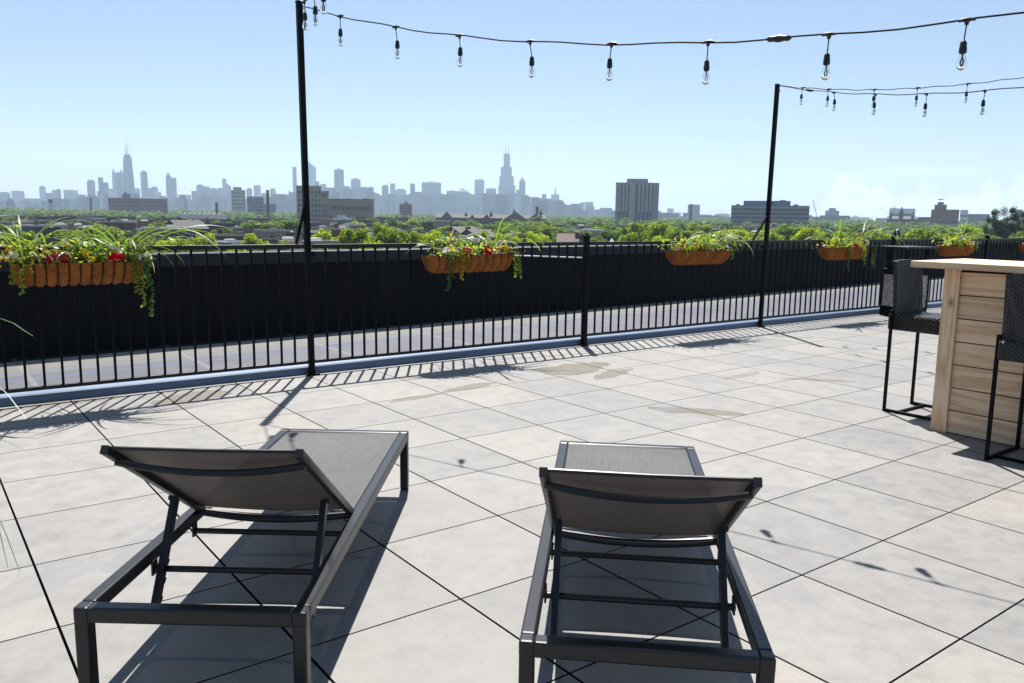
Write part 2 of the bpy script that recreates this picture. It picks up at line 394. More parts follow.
    def build(s, name, mat, parent=None, loc=None):
        me = bpy.data.meshes.new(name); me.from_pydata(s.v, [], s.f)
        ms = s.mats if s.mats else [mat]
        for m in ms: me.materials.append(MT[m] if isinstance(m, str) else m)
        me.polygons.foreach_set('material_index', s.m); me.polygons.foreach_set('use_smooth', s.sm)
        me.update()
        if any(s.sm):
            try: me.set_sharp_from_angle(angle=R(40))
            except Exception: pass
        o = bpy.data.objects.new(name, me); COL.objects.link(o)
        if parent: o.parent = parent
        if loc is not None: o.location = loc
        return o
def tag(o, label, cat=None, group=None, kind=None):
    if label: o['label'] = label
    if cat: o['category'] = cat
    if group: o['group'] = group
    if kind: o['kind'] = kind
    return o
def empty(name, loc, label=None, cat=None, group=None, rz=0):
    o = bpy.data.objects.new(name, None); COL.objects.link(o); o.location = loc; o.rotation_euler.z = rz
    o.empty_display_size = .1
    return tag(o, label, cat, group)
def copy_tree(o, parent=None):
    kids = list(o.children)
    c = o.copy(); COL.objects.link(c); c.parent = parent
    for k in kids: copy_tree(k, c)
    return c

# ------------------------------------------------------------------ camera, world, sun
cam = bpy.data.cameras.new('camera'); co = bpy.data.objects.new('camera', cam); COL.objects.link(co)
cam.sensor_width = 36; cam.lens = 36*FPX/1024; cam.clip_end = 60000; cam.clip_start = .05
m3 = M((CX, CU, -CF)).transposed(); q = m3.to_quaternion(); q.normalize()
co.rotation_mode = 'QUATERNION'; co.rotation_quaternion = q; co.location = (0, 0, H)
SC.camera = co
SUN = V((.300, .470, 1.0)).normalized()
el = math.asin(SUN.z); az = math.atan2(SUN.x, SUN.y)     # from +Y towards +X
sl = bpy.data.lights.new('sun', 'SUN'); sl.energy = 5.0; sl.angle = R(.53); sl.color = (1, .965, .91)
so = bpy.data.objects.new('sun', sl); COL.objects.link(so); so.rotation_mode = 'QUATERNION'; so.rotation_quaternion = SUN.to_track_quat('Z', 'Y')
w = bpy.data.worlds.new('World'); SC.world = w; w.use_nodes = True
nt = w.node_tree; bg = nt.nodes['Background']
sky = N(nt, 'ShaderNodeTexSky', sky_type='NISHITA'); sky.sun_disc = False; sky.sun_elevation = el; sky.sun_rotation = az
sky.altitude = 180; sky.air_density = 1.0; sky.dust_density = 0.6; sky.ozone_density = 2.6
tc = N(nt, 'ShaderNodeTexCoord'); sx = N(nt, 'ShaderNodeSeparateXYZ'); nt.links.new(tc.outputs['Generated'], sx.inputs[0])
elv = math_n(nt, 'ARCSINE', sx.outputs[2]); azv = math_n(nt, 'ARCTAN2', sx.outputs[1], sx.outputs[0])
def dir_ae(px, py):
    d = ray(px, py).normalized(); return math.atan2(d.y, d.x), math.asin(d.z)
cbn = N(nt, 'ShaderNodeCombineXYZ'); nt.links.new(azv, cbn.inputs[0]); nt.links.new(math_n(nt, 'MULTIPLY', elv, 1.3), cbn.inputs[1])
puff = noise(nt, 55, 6, .6, vec=cbn.outputs[0]); puff2 = noise(nt, 140, 5, .6, vec=cbn.outputs[0]); low = noise(nt, 9, 2, .5, vec=cbn.outputs[0])
cmask = None
def bank(px, py, hw, top):
    """a cumulus heap: px centre, half-width in pixels, top pixel row"""
    global cmask
    a0, e1 = dir_ae(px, top); _, e0 = dir_ae(px, 219)
    half = hw/FPX
    da = math_n(nt, 'MULTIPLY', math_n(nt, 'SUBTRACT', azv, a0), 1/half)
    hgt = math_n(nt, 'MULTIPLY', math_n(nt, 'SUBTRACT', 1.0, math_n(nt, 'MULTIPLY', da, da)), e1)
    r = math_n(nt, 'SUBTRACT', hgt, elv)
    r = math_n(nt, 'ADD', r, math_n(nt, 'MULTIPLY', math_n(nt, 'SUBTRACT', puff, .54), .060))
    k = ramp(nt, math_n(nt, 'MULTIPLY_ADD', r, 130.0, .5, clamp=True), [(.2, 0.0), (.9, 1.0)])
    cmask = k if cmask is None else math_n(nt, 'MAXIMUM', cmask, k)
for b_ in ((852, 0, 30, 173), (880, 0, 22, 184), (922, 0, 32, 187), (962, 0, 24, 190), (992, 0, 34, 182), (1035, 0, 44, 176)): bank(*b_)
a1, e1 = dir_ae(925, 171)
st = math_n(nt, 'SUBTRACT', 1.0, math_n(nt, 'ADD', math_n(nt, 'POWER', math_n(nt, 'ABSOLUTE', math_n(nt, 'MULTIPLY', math_n(nt, 'SUBTRACT', azv, a1), 1/.075)), 2.0),
        math_n(nt, 'POWER', math_n(nt, 'ABSOLUTE', math_n(nt, 'MULTIPLY', math_n(nt, 'SUBTRACT', elv, e1), 1/.0055)), 2.0)))
st = math_n(nt, 'MULTIPLY', math_n(nt, 'MAXIMUM', st, 0.0), .45)
cloudc = ramp(nt, math_n(nt, 'ADD', math_n(nt, 'MULTIPLY', puff2, .5), math_n(nt, 'MULTIPLY', puff, .5)), [(.40, (8.5, 9.6, 11.4)), (.60, (15.0, 15.0, 15.2))])
cm = math_n(nt, 'MULTIPLY', math_n(nt, 'MAXIMUM', cmask, st), .62)
skyc = mixc(nt, cm, sky.outputs[0], cloudc)
nt.links.new(skyc, bg.inputs[0]); bg.inputs[1].default_value = .052
SC.view_settings.view_transform = 'Standard'; SC.view_settings.look = 'None'; SC.view_settings.gamma = 1; SC.view_settings.exposure = 1.06
SC.cycles.use_denoising = True
SC.cycles.max_bounces = 8; SC.cycles.transparent_max_bounces = 12; SC.cycles.volume_bounces = 2
SC.cycles.caustics_reflective = False; SC.cycles.caustics_refractive = False

# ------------------------------------------------------------------ setting: street level, own building, deck, roof, kerb
mb = MB(); n = 40; RR = 11000
vs = [(RR*cos(2*pi*k/n)*1.0, RR*sin(2*pi*k/n), 0) for k in range(n)]
mb.add(vs, [tuple(range(n))])
def groundmat():
    m, nt, b = new_mat('street_ground'); f = noise(nt, .012, 5, .6); g = noise(nt, .08, 4, .6)
    c = ramp(nt, f, [(.4, (.035, .055, .018)), (.52, (.05, .07, .022)), (.6, (.10, .095, .09))])
    c = mixc(nt, .4, c, ramp(nt, g, [(.4, (.03, .05, .016)), (.6, (.09, .09, .085))]))
    nt.links.new(c, b.inputs['Base Color']); b.inputs['Roughness'].default_value = .95; return m
MT['ground'] = groundmat()
tag(mb.build('ground', 'ground', loc=(0, 0, GZ)), None, kind='structure')
FY = lambda x: 6.60-.011*x          # fence line
PY = lambda x: 8.97+.072*x          # inner face of the parapet
X0, X1 = -8.0, 44.0
mb = MB()
mb.add([(X0, -7, GZ), (X1, -7, GZ), (X1, PY(X1)+.33, GZ), (X0, PY(X0)+.33, GZ), (X0, -7, -.06), (X1, -7, -.06), (X1, PY(X1)+.33, -.06), (X0, PY(X0)+.33, -.06)],
       [(0, 1, 5, 4), (1, 2, 6, 5), (2, 3, 7, 6), (3, 0, 4, 7)])
tag(mb.build('terrace_building_wall', 'brick_brown'), None, kind='structure')
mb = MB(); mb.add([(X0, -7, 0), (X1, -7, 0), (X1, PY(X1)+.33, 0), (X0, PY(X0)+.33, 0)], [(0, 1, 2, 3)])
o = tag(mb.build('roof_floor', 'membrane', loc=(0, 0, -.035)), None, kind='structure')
mb = MB()
d0, d1 = FY(X0)+.035, FY(X1)+.035
mb.add([(X0, -6.5, -.03), (X1, -6.5, -.03), (X1, d1, -.03), (X0, d0, -.03), (X0, -6.5, 0), (X1, -6.5, 0), (X1, d1, 0), (X0, d0, 0)],
       [(4, 5, 6, 7), (0, 1, 5, 4), (1, 2, 6, 5), (2, 3, 7, 6), (3, 0, 4, 7)])
tag(mb.build('paving', 'paving'), None, kind='structure')
mb = MB()
prof = [(.0, -.03), (.0, .062), (.012, .072), (.07, .082), (.19, .086), (.20, .075), (.20, -.034)]
for i, (dy, z) in enumerate(prof): pass
xs = [X0+k*(X1-X0)/26 for k in range(27)]
vs = []; fs = []; P = len(prof)
for x in xs:
    for dy, z in prof: vs.append((x, FY(x)+.036+dy, z+.004*sin(x*2.1)))
for i in range(len(xs)-1):
    for k in range(P-1): fs.append((i*P+k, (i+1)*P+k, (i+1)*P+k+1, i*P+k+1))
mb.add(vs, fs)
tag(mb.build('roof_kerb', 'kerb'), None, kind='structure')

# parapet
pw = empty('parapet_wall', (0, 0, -.035), 'long black parapet wall with grey metal coping beyond the railing', 'wall')
mb = MB()
def prism(mb, x0, x1, ya, yb, z0, z1, mat=None):
    mb.add([(x0, PY(x0)+ya, z0), (x1, PY(x1)+ya, z0), (x1, PY(x1)+yb, z0), (x0, PY(x0)+yb, z0), (x0, PY(x0)+ya, z1), (x1, PY(x1)+ya, z1), (x1, PY(x1)+yb, z1), (x0, PY(x0)+yb, z1)],
           [(0, 3, 2, 1), (4, 5, 6, 7), (0, 1, 5, 4), (1, 2, 6, 5), (2, 3, 7, 6), (3, 0, 4, 7)], mat)
prism(mb, X0, X1, 0, .30, 0, .913); mb.build('wall', 'parapet', pw)
mb = MB(); x = X0
while x < X1:
    prism(mb, x, x+2.994, -.03, .34, .915, .968); prism(mb, x, x+2.994, -.030, -.012, .835, .9148); x += 3.0
mb.build('coping', 'coping', pw)

# ------------------------------------------------------------------ railing
posts = [-6.45, -3.4, -.3, 2.79, 5.9, 8.95, 12.05, 15.1, 18.2, 21.3, 24.4, 27.5]
pal = {1: 'black picket panel left of the tall light pole, without the trough', }
panel_labels = ['', 'black picket railing panel at the very start of the terrace edge', 'black railing panel carrying the longest coir trough with trailing vines',
    'black railing panel with two red flowers in its trough, beside the tall light pole', 'black railing panel between the capped post and the leaning far light pole',
    'black railing panel just past the far light pole, with pink flower trough', 'black railing panel behind the waste bin and bar stool', 'black railing panel above the wooden bar top',
    'black railing panel at the far end past the last capped post', 'black railing panel farthest but one', 'black railing panel farthest along the terrace']
for i in range(1, len(posts)-2):
    a, b = posts[i]+.03, posts[i+1]-.03
    if i > 8: break
    fp = empty('railing_panel', (a, FY(a), 0), panel_labels[i], 'railing', 'picket railing panels along the terrace', rz=math.atan(-.011))
    L = b-a
    mb = MB(); mb.box((0, -.019, 1.083), (L, .019, 1.120), bev=.004); mb.build('top_rail', 'rail_metal', fp)
    mb = MB(); mb.box((0, -.014, .100), (L, .014, .128), bev=.003); mb.build('bottom_rail', 'rail_metal', fp)
    k = int(round(L/.118)); pm = None
    for j in range(1, k):
        if pm is None:
            mb = MB(); mb.box((-.008, -.008, .1283), (.008, .008, 1.0827)); pk = mb.build('picket', 'black_metal', fp); pm = pk.data
        else:
            pk = bpy.data.objects.new('picket', pm); COL.objects.link(pk); pk.parent = fp
        pk.location = (j*L/k, 0, 0)
first = None
plabels = {-.3: 'black fence post standing at the frame edge under the longest trough', 5.9: 'capped black fence post between the first and second light poles', 12.05: 'capped black fence post with the coiled cord, behind the waste bin',
           15.1: 'capped black fence post above the far end of the wooden bar', 18.2: 'capped black fence post farthest along the railing', -3.4: 'black fence post nearest the start of the railing'}
for x in (-3.4, -.3, 5.9, 12.05, 15.1, 18.2):
    if first is None:
        r = first = empty('fence_post', (x, FY(x), 0))
        mb = MB(); mb.box((-.026, -.026, 0), (.026, .026, 1.175), bev=.003); mb.build('shaft', 'black_metal', r)
        mb = MB(); mb.box((-.034, -.034, 1.175), (.034, .034, 1.187), bev=.003); mb.lathe([(.012, 1.187), (.02, 1.20), (.012, 1.215), (.002, 1.22)], 8); mb.build('cap', 'black_metal', r)
        mb = MB(); mb.box((-.05, -.03, .0), (.05, .03, .012)); mb.build('foot', 'black_metal', r)
    else: r = copy_tree(first)
    r.location = (x, FY(x), 0); tag(r, plabels[x], 'post', 'capped fence posts')

# light poles
def light_pole(x, lab, tx, h=3.05, y=None, brace=True):
    y = FY(x) if y is None else y
    p = empty('light_pole', (x, y, 0), lab, 'pole', 'tall poles carrying the string lights')
    mb = MB(); mb.beam((0, 0, 0), (tx, 0, h), .046, .046, bev=.004, up=V((0, 1, 0))); mb.build('pole', 'black_metal', p)
    mb = MB(); mb.beam((tx, 0, h), (tx+.002, 0, h+.012), .052, .052, up=V((0, 1, 0))); mb.tube([(tx+.024+.03*cos(a), 0, h-.06+.03*sin(a)) for a in [k*pi/4 for k in range(8)]], .004, 6, closed=True)
    mb.build('cap', 'black_metal', p)
    if brace:
        t = tx*1.6/h
        mb = MB(); mb.beam((t-.01, .0, 1.44), (t-brace, .02, 1.125), .024, .024, bev=.003); mb.build('brace', 'black_metal', p)
        mb = MB(); mb.box((-.06, -.035, 0), (.06, .035, .01)); mb.box((-.045, -.03, 1.02), (.045, .03, 1.06)); mb.build('bracket', 'black_metal', p)
    return p
light_pole(2.79, 'tall black light pole rising from the railing behind the loungers', -.035, brace=.085)
light_pole(8.95, 'black light pole farther along, leaning slightly, below the double string', .06, brace=.26)
light_pole(5.15, 'black light pole standing behind the viewer on the terrace', 0, 3.05, -2.94, False)
light_pole(11.2, 'black light pole behind the bar holding the taut string', 0, 3.35, 2.9, False)

# ------------------------------------------------------------------ string lights
def string_lights(A, ang, zf, s1, bulbs, label, connector=None, vary=0):
    A = V(A); dv = V((cos(ang), sin(ang), 0)); st = empty('string_lights', (A.x, A.y, 0), label, 'string lights', 'cafe string lights over the terrace')
    P = lambda s: V((dv.x*s, dv.y*s, zf(s)))
    K = 60; pts = [P(s1*k/K)+V((0, 0, .006*sin(k*1.3))) for k in range(K+1)]
    mb = MB(); mb.tube(pts, .0045, 6); mb.build('cable', 'wire', st)
    rnd = random.Random(int(ang*100))
    for s in bulbs:
        p = P(s); tilt = V((rnd.uniform(-.012, .012), rnd.uniform(-.012, .012), 0))
        mb = MB()
        mb.tube([p-dv*.035, p-dv*.012+V((0, 0, .004)), p+dv*.012+V((0, 0, .004)), p+dv*.035], [.0055, .009, .009, .0055], 6)
        mb.lathe([(.012, .0), (.008, -.02)], 6, T=M.Translation(p))
        dl = rnd.uniform(.075, .10)
        mb.tube([p+V((0, 0, -.01)), p+tilt*.4+V((0, 0, -dl*.5)), p+tilt+V((0, 0, -dl))], .0032, 5)
        q_ = p+tilt+V((0, 0, -dl))
        mb.lathe([(.004, .008), (.010, .002), (.0145, -.006), (.0145, -.022), (.0165, -.026), (.0165, -.048), (.013, -.052)], 12, T=M.Translation(q_))
        so_ = mb.build('socket', 'dark_plastic', st)
        mb = MB(); mb.lathe([(.0105, -.0522), (.0125, -.06), (.020, -.082), (.0225, -.097), (.020, -.113), (.012, -.123), (.003, -.127)], 14, T=M.Translation(q_))
        mb.build('bulb', 'bulb', so_)
        mb = MB(); mb.lathe([(.004, -.054), (.004, -.068), (.0015, -.072)], 6, T=M.Translation(q_))
        for k in range(4):
            a = k*pi/2; mb.tube([q_+V((.003*cos(a), .003*sin(a), -.07)), q_+V((.010*cos(a), .010*sin(a), -.088)), q_+V((.005*cos(a), .005*sin(a), -.108))], .0024, 4)
        mb.build('filament', 'filament', so_)
    if connector:
        p = P(connector); p2 = P(connector+.13)
        mb = MB(); mb.tube([p, p+(p2-p)*.12, p+(p2-p)*.25, p+(p2-p)*.5, p+(p2-p)*.75, p+(p2-p)*.88, p2], [.006, .016, .014, .02, .014, .016, .006], 10); mb.build('connector', 'dark_plastic', st)
    return st
b1 = [.51, 1.13, 1.76, 2.37, 2.98, 3.6, 4.25, 4.86, 5.48, 6.1, 6.71, 7.32, 7.93, 8.55, 9.15]
string_lights((2.755, 6.57, 0), R(-76), lambda s: 2.27+.76*((s-4.9)/4.9)**2, 9.8, b1, 'long sagging string of clear bulbs from the tall pole over the deck', 3.93)
string_lights((9.01, 6.5, 0), R(-59), lambda s: 2.945+.055*(s-1.35)**2*(1 if s < 1.35 else .75), 4.2, [.30, .6, 1.12, 1.59, 2.11, 2.72, 3.3, 3.9], 'taut upper string of clear bulbs leaving the far light pole')
string_lights((9.01, 6.5, 0), R(-112), lambda s: 3.045-.235*s+.0235*s*s, 10.0, [1.15, 1.85, 2.58, 3.28, 3.95, 4.6, 5.3, 6.0, 6.7, 7.4, 8.1, 8.8], 'lower slack string of clear bulbs leaving the far light pole', .62)
string_lights((2.755, 6.57, 0), R(-108), lambda s: 3.03-.17*s+.0175*s*s if s < 9.7 else 3.03, 9.7, [.47, 1.14, 1.81, 2.48, 3.15, 3.8, 4.4], 'short stretch of bulbs running overhead from the top of the tall pole')
light_pole(2.755+9.7*cos(R(-108)), 'black light pole behind the viewer at the overhead string', 0, 3.05, 6.57+9.7*sin(R(-108)), False)

# ------------------------------------------------------------------ loungers
def make_lounger():
    r = empty('sun_lounger', (0, 0, 0)); W_ = .32; L = 1.92
    # frame: rails
    mb = MB(); t = .044
    for sgn in (-1, 1): mb.box((.045, sgn*(W_-.02)-.02, .255), (L-.045, sgn*(W_-.02)+.02, .300), bev=.006)
    for s in (0, L-.044): mb.box((s, -W_+.0385, .2545), (s+.044, W_-.0385, .2995), bev=.006)
    for s in (.0222, L-.0222):
        for sgn in (-1, 1):
            mb.box((s-.0222, sgn*(W_-.02)-.0205, .2542), (s+.0222, sgn*(W_-.02)+.0203, .3001), bev=.007)
    mb.build('frame', 'lounger_frame', r)
    for s in (.0222, L-.0222):
        for sgn in (-1, 1):
            mb = MB(); mb.box((s-.0215, sgn*(W_-.02)-.0195, .006), (s+.0215, sgn*(W_-.02)+.0195, .262), bev=.005); lg = mb.build('leg', 'lounger_frame', r)
            mb = MB(); mb.box((s-.019, sgn*(W_-.02)-.017, 0), (s+.019, sgn*(W_-.02)+.017, .0058)); mb.build('foot_pad', 'dark_plastic', lg)
    for s, z in ((.40, .235), (.72, .235)):
        mb = MB(); mb.tube([(s, y, z) for y in (-.285, -.15, 0, .15, .285)], .0105, 10)
        for sgn in (-1, 1): mb.box((s-.018, sgn*.279-.003, z-.018), (s+.018, sgn*.279+.003, z+.03))
        mb.build('cross_bar', 'lounger_frame', r)
    for s in (1.18, 1.55):
        mb = MB(); mb.tube([(s, y, .236-.03*(1-(y/.285)**2)) for y in [-.285+.57*k/10 for k in range(11)]], .010, 8); mb.build('cross_bar', 'lounger_frame', r)
    # seat sling
    mb = MB(); a, b = .80, L-.05; nx, ny = 16, 12; vs = []; fs = []
    for i in range(nx+1):
        for j in range(ny+1):
            s = a+(b-a)*i/nx; y = -.279+.558*j/ny; vs.append((s, y, .294-.012*(1-(y/.279)**2)*min(1, 4*min(i, nx-i)/nx)))
    for i in range(nx):
        for j in range(ny): k = i*(ny+1)+j; fs.append((k, k+ny+1, k+ny+2, k+1))
    mb.add(vs, fs, None, True); mb.build('seat_sling', 'sling', r)
    mb = MB(); mb.tube([(.795, y, .285-.018*(1-(y/.279)**2)) for y in [-.279+.558*k/10 for k in range(11)]], .009, 8)
    for sgn in (-1, 1): mb.tube([(.80, sgn*.2785, .2935), (L-.05, sgn*.2785, .2935)], .0035, 6)
    mb.tube([(L-.05, -.279, .2935), (L-.05, .279, .2935)], .0035, 6)
    mb.build('sling_edging', 'lounger_frame', r)
    # backrest: hinge (.80,.285) -> top (.14,.716)
    h = V((.79, 0, .287)); tp = V((.135, 0, .706)); d = tp-h; Lb = d.length; d.normalize(); nrm = V((d.z, 0, -d.x)); nrm = -nrm if nrm.z < 0 else nrm
    bw = .275
    mb = MB()
    for sgn in (-1, 1): mb.beam(h+V((0, sgn*bw, 0)), tp+V((0, sgn*bw, 0)), .022, .026, bev=.004, up=nrm)
    mb.tube([tp+V((0, -bw, 0))-d*.009+nrm*.008, tp+V((0, 0, 0))-d*.011+nrm*.006, tp+V((0, bw, 0))-d*.009+nrm*.008], .006, 8)
    mb.build('backrest_frame', 'lounger_frame', r)
    for sgn in (-1, 1):
        mb = MB(); mb.beam(tp+V((0, sgn*bw, 0)), tp+V((0, sgn*bw, 0))+d*.003, .0225, .0265, bev=.0015, up=nrm); mb.build('end_cap', 'dark_plastic', r)
    for f, sag, rr in ((.90, .022, .011), (.03, .022, .010)):
        mb = MB(); c = h+d*Lb*f
        mb.tube([c+V((0, y, 0))-nrm*(.014+sag*(1-(y/bw)**2))+d*(-.02*(1-(y/bw)**2) if f > .5 else 0) for y in [-bw+2*bw*k/12 for k in range(13)]], rr, 8); mb.build('bowed_bar', 'lounger_frame', r)
    mb = MB(); vs = []; fs = []; nx, ny = 12, 14
    for i in range(nx+1):
        for j in range(ny+1):
            y = -bw+2*bw*j/ny; f = .015+.98*i/nx; vs.append(tuple(h+d*Lb*f+V((0, y, 0))+nrm*(.013-.022*(1-(y/bw)**2)*(.5+.5*sin(pi*f)))))
    for i in range(nx):
        for j in range(ny): k = i*(ny+1)+j; fs.append((k, k+ny+1, k+ny+2, k+1))
    mb.add(vs, fs, None, True); mb.build('backrest_sling', 'sling', r)
    # struts with ratchet notches
    for sgn in (-1, 1):
        mb = MB(); a = V((.505, sgn*.248, .435)); b = V((.315, sgn*.248, .125)); dd = (b-a); LL = dd.length; dd.normalize(); side = V((dd.z, 0, -dd.x))
        side = side if side.x > 0 else -side
        mb.beam(a, b, .021, .030, bev=.002, up=side)
        for k in range(3): c = a+dd*(LL*(.55+.16*k)); mb.beam(c+side*.013, c+side*.026+dd*.004, .016, .018, up=dd)
        sb = mb.build('strut', 'lounger_frame', r)
        mb = MB(); mb.tube([a+V((0, sgn*.02, 0)), a-V((0, sgn*.008, 0))], .009, 8); mb.build('pivot_bolt', 'dark_plastic', sb)
    return r
l1 = make_lounger()
l1.location = (.558, 2.184, 0); l1.rotation_euler.z = R(51.96); tag(l1, 'dark sling sun lounger under the tall pole, standing wholly beside the joint', 'sun lounger', 'pair of sun loungers')
l1['label'] = 'dark mesh sun lounger with raised back, standing between the tall light pole and viewer'
l2 = copy_tree(l1); l2.location = (1.424, 1.316, 0); l2.rotation_euler.z = R(46.65); l2['label'] = 'dark mesh sun lounger with raised back, standing on the bar side of its twin'

# ------------------------------------------------------------------ bar
br = empty('wooden_bar', (5.65, 1.8, 0), 'pale pine bar with horizontal boards and overhanging light top', 'bar')
bx0, bx1, by0, by1 = 5.44-5.65, 5.92-5.65, .9-1.8, 2.56-1.8
zz = .006; bh = .1515
for k in range(7):
    mb = MB(); j = random.uniform(-.002, .002)
    mb.box((bx0+.020, by0+.10, zz+k*bh), (bx0+.042+j, by1-.095, zz+(k+1)*bh-.007), bev=.002)
    mb.build('board', 'board', br)
    mb = MB(); mb.box((bx0+.02, by1-.042, zz+k*bh), (bx1-.02, by1-.020, zz+(k+1)*bh-.007), bev=.002); mb.build('end_board', 'board', br)
for (x0_, x1_, y0_, y1_) in ((bx0, bx0+.019, by1-.10, by1), (bx0+.0195, bx0+.11, by1-.0195, by1), (bx0, bx0+.019, by0, by0+.10), (bx1-.019, bx1, by1-.10, by1)):
    mb = MB(); mb.box((x0_, y0_, 0), (x1_, y1_, 1.078), bev=.002); mb.build('corner_post', 'post_wood', br)
mb = MB(); mb.box((bx0+.05, by0+.05, .01), (bx1-.03, by1-.05, 1.07)); mb.build('core', 'dark_plastic', br)
mb = MB(); sx0, sx1, sy0, sy1 = 5.295-5.65, 6.03-5.65, .75-1.8, 2.715-1.8; wpl = (sx1-sx0)/5
for k in range(5): mb.box((sx0+k*wpl+.001, sy0, 1.082), (sx0+(k+1)*wpl-.001, sy1, 1.124), bev=.004)
mb.build('bar_top', 'slab_wood', br)

# ------------------------------------------------------------------ bar stools  (local: back legs at y=0, faces -y, width along x)
def make_stool():
    r = empty('bar_stool', (0, 0, 0)); w = .20; dp = .42; t = .020
    legs = [(-w, 0, .745), (w, 0, .745), (-w, -dp, .60), (w, -dp, .60)]
    for x, y, h in legs:
        mb = MB(); mb.box((x-t/2, y-t/2, 0), (x+t/2, y+t/2, h), bev=.002); mb.build('leg', 'black_metal', r)
    mb = MB()
    for x in (-w, w): mb.beam((x, -t/2, .011), (x, -dp+t/2, .011), t-.002, t, bev=.002)
    mb.beam((-w+t/2, -.10, .011), (w-t/2, -.10, .011), t-.004, t-.002, bev=.002); mb.build('floor_bars', 'black_metal', r)
    mb = MB(); mb.beam((-w+t/2, -dp, .30), (w-t/2, -dp, .30), t-.002, t, bev=.002); mb.beam((-w+.01, -dp+.012, .30), (w-.01, -dp+.012, .30), .01, .012)
    mb.build('footrest', 'black_metal', r)
    mb = MB(); mb.box((-w+.011, -dp-.02, .60), (w-.011, .035, .715), bev=.012); mb.box((-w-.008, -dp-.022, .6), (w+.008, -dp+.06, .712), bev=.012); mb.build('seat', 'wicker', r)
    mb = MB(); nx, nz = 14, 12; vs = []; fs = []
    for side in (0, 1):
        for i in range(nx+1):
            for j in range(nz+1):
                x = -w+.015+(2*w-.03)*i/nx; z = .655+(1.10-.655)*j/nz; u = x/w
                y = -.03+.035*(1-u*u)+.030*(j/nz)**1.5+(0.028 if side else 0)
                z2 = z-.012*(u**4)*(j == nz)
                vs.append((x, y, z2))
    s_ = (nx+1)*(nz+1)
    for i in range(nx):
        for j in range(nz): k = i*(nz+1)+j; fs.append((k, k+nz+1, k+nz+2, k+1)); fs.append((s_+k, s_+k+1, s_+k+nz+2, s_+k+nz+1))
    for j in range(nz):
        for i in (0, nx): k = i*(nz+1)+j; fs.append((k, k+1, s_+k+1, s_+k))
    for i in range(nx):
        for j in (0, nz): k = i*(nz+1)+j; fs.append((k, k+nz+1, s_+k+nz+1, s_+k))
    mb.add(vs, fs, None, True); mb.build('backrest', 'wicker', r)
    return r
s1 = make_stool(); s1.location = (5.91, 3.03, 0); tag(s1, 'dark wicker bar stool at the end of the bar, sunlit seat towards the railing', 'bar stool', 'wicker bar stools round the bar')
s2 = copy_tree(s1); s2.location = (5.01, 1.82, 0); s2.rotation_euler.z = R(90); s2['label'] = 'dark wicker bar stool in front of the boarded side of the bar'

# ------------------------------------------------------------------ waste bin
_c = D(911, 215, 13.3)
wb = empty('waste_bin', (_c.x, _c.y, 0), 'square black waste bin with pebbled side panels and raised flat lid', 'bin', rz=R(-18))
k = .225
mb = MB(); mb.box((-k, -k, 0), (k, k, .15), bev=.01); mb.box((-k, -k, .615), (k, k, .70), bev=.01)
for a in (-1, 1):
    for b in (-1, 1): mb.box((min(a*k, a*(k-.03)), min(b*k, b*(k-.03)), .15), (max(a*k, a*(k-.03)), max(b*k, b*(k-.03)), .615))
mb.box((-k+.02, -k+.02, .70), (k-.02, k-.02, .82), bev=.03); mb.build('body', 'black_metal', wb)
for lo, hi in (((-k+.032, -k+.008, .152), (k-.032, -k+.02, .613)), ((-k+.032, k-.02, .152), (k-.032, k-.008, .613)), ((-k+.008, -k+.032, .152), (-k+.02, k-.032, .613)), ((k-.02, -k+.032, .152), (k-.008, k-.032, .613))):
    mb = MB(); mb.box(lo, hi); mb.build('pebbled_panel', 'pebble_panel', wb)
for a in (-1, 1):
    for b in (-1, 1): mb = MB(); mb.box((a*.18-.012, b*.18-.012, .815), (a*.18+.012, b*.18+.012, 1.0)); mb.build('lid_support', 'black_metal', wb)
mb = MB(); mb.box((-.29, -.29, 1.0), (.29, .29, 1.03), bev=.008); mb.build('lid', 'coping', wb)

# coiled cord on the post
mb = MB(); pts = []
for k in range(80):
    a = k*2*pi/20; r_ = .075+.01*sin(k*.7); pts.append((r_*cos(a)+.01*sin(k), -.045-.004*(k/20)+.01*sin(k*.9), 1.17+.085*sin(a)*(1+.1*sin(k*.3))))
mb.tube(pts, .006, 6, mat='wire'); mb.tube([(p[0]*.9, p[1]-.012, p[2]+.012) for p in pts[:40]], .005, 6, mat='white_metal')
mb.tube([(-.07, -.05, 1.1), (-.06, -.045, .98), (0, -.045, .93), (.06, -.045, .99), (.09, -.04, 1.1)], .006, 6, mat='wire')
tag(mb.build('coiled_cord', 'wire', loc=(12.03, FY(12.05), 0)), 'black and white cord coiled over the capped post behind the bin', 'cord')
mb = MB(); mb.tube([(4.75, FY(4.75)+.30, .985), (5.2, FY(5.2)+.16, .975), (5.87, FY(5.87)+.035, .95)], .0075, 6)
tag(mb.build('slanting_rod', 'white_metal'), 'thin pale rod slanting behind the pickets to the capped post', 'rod')

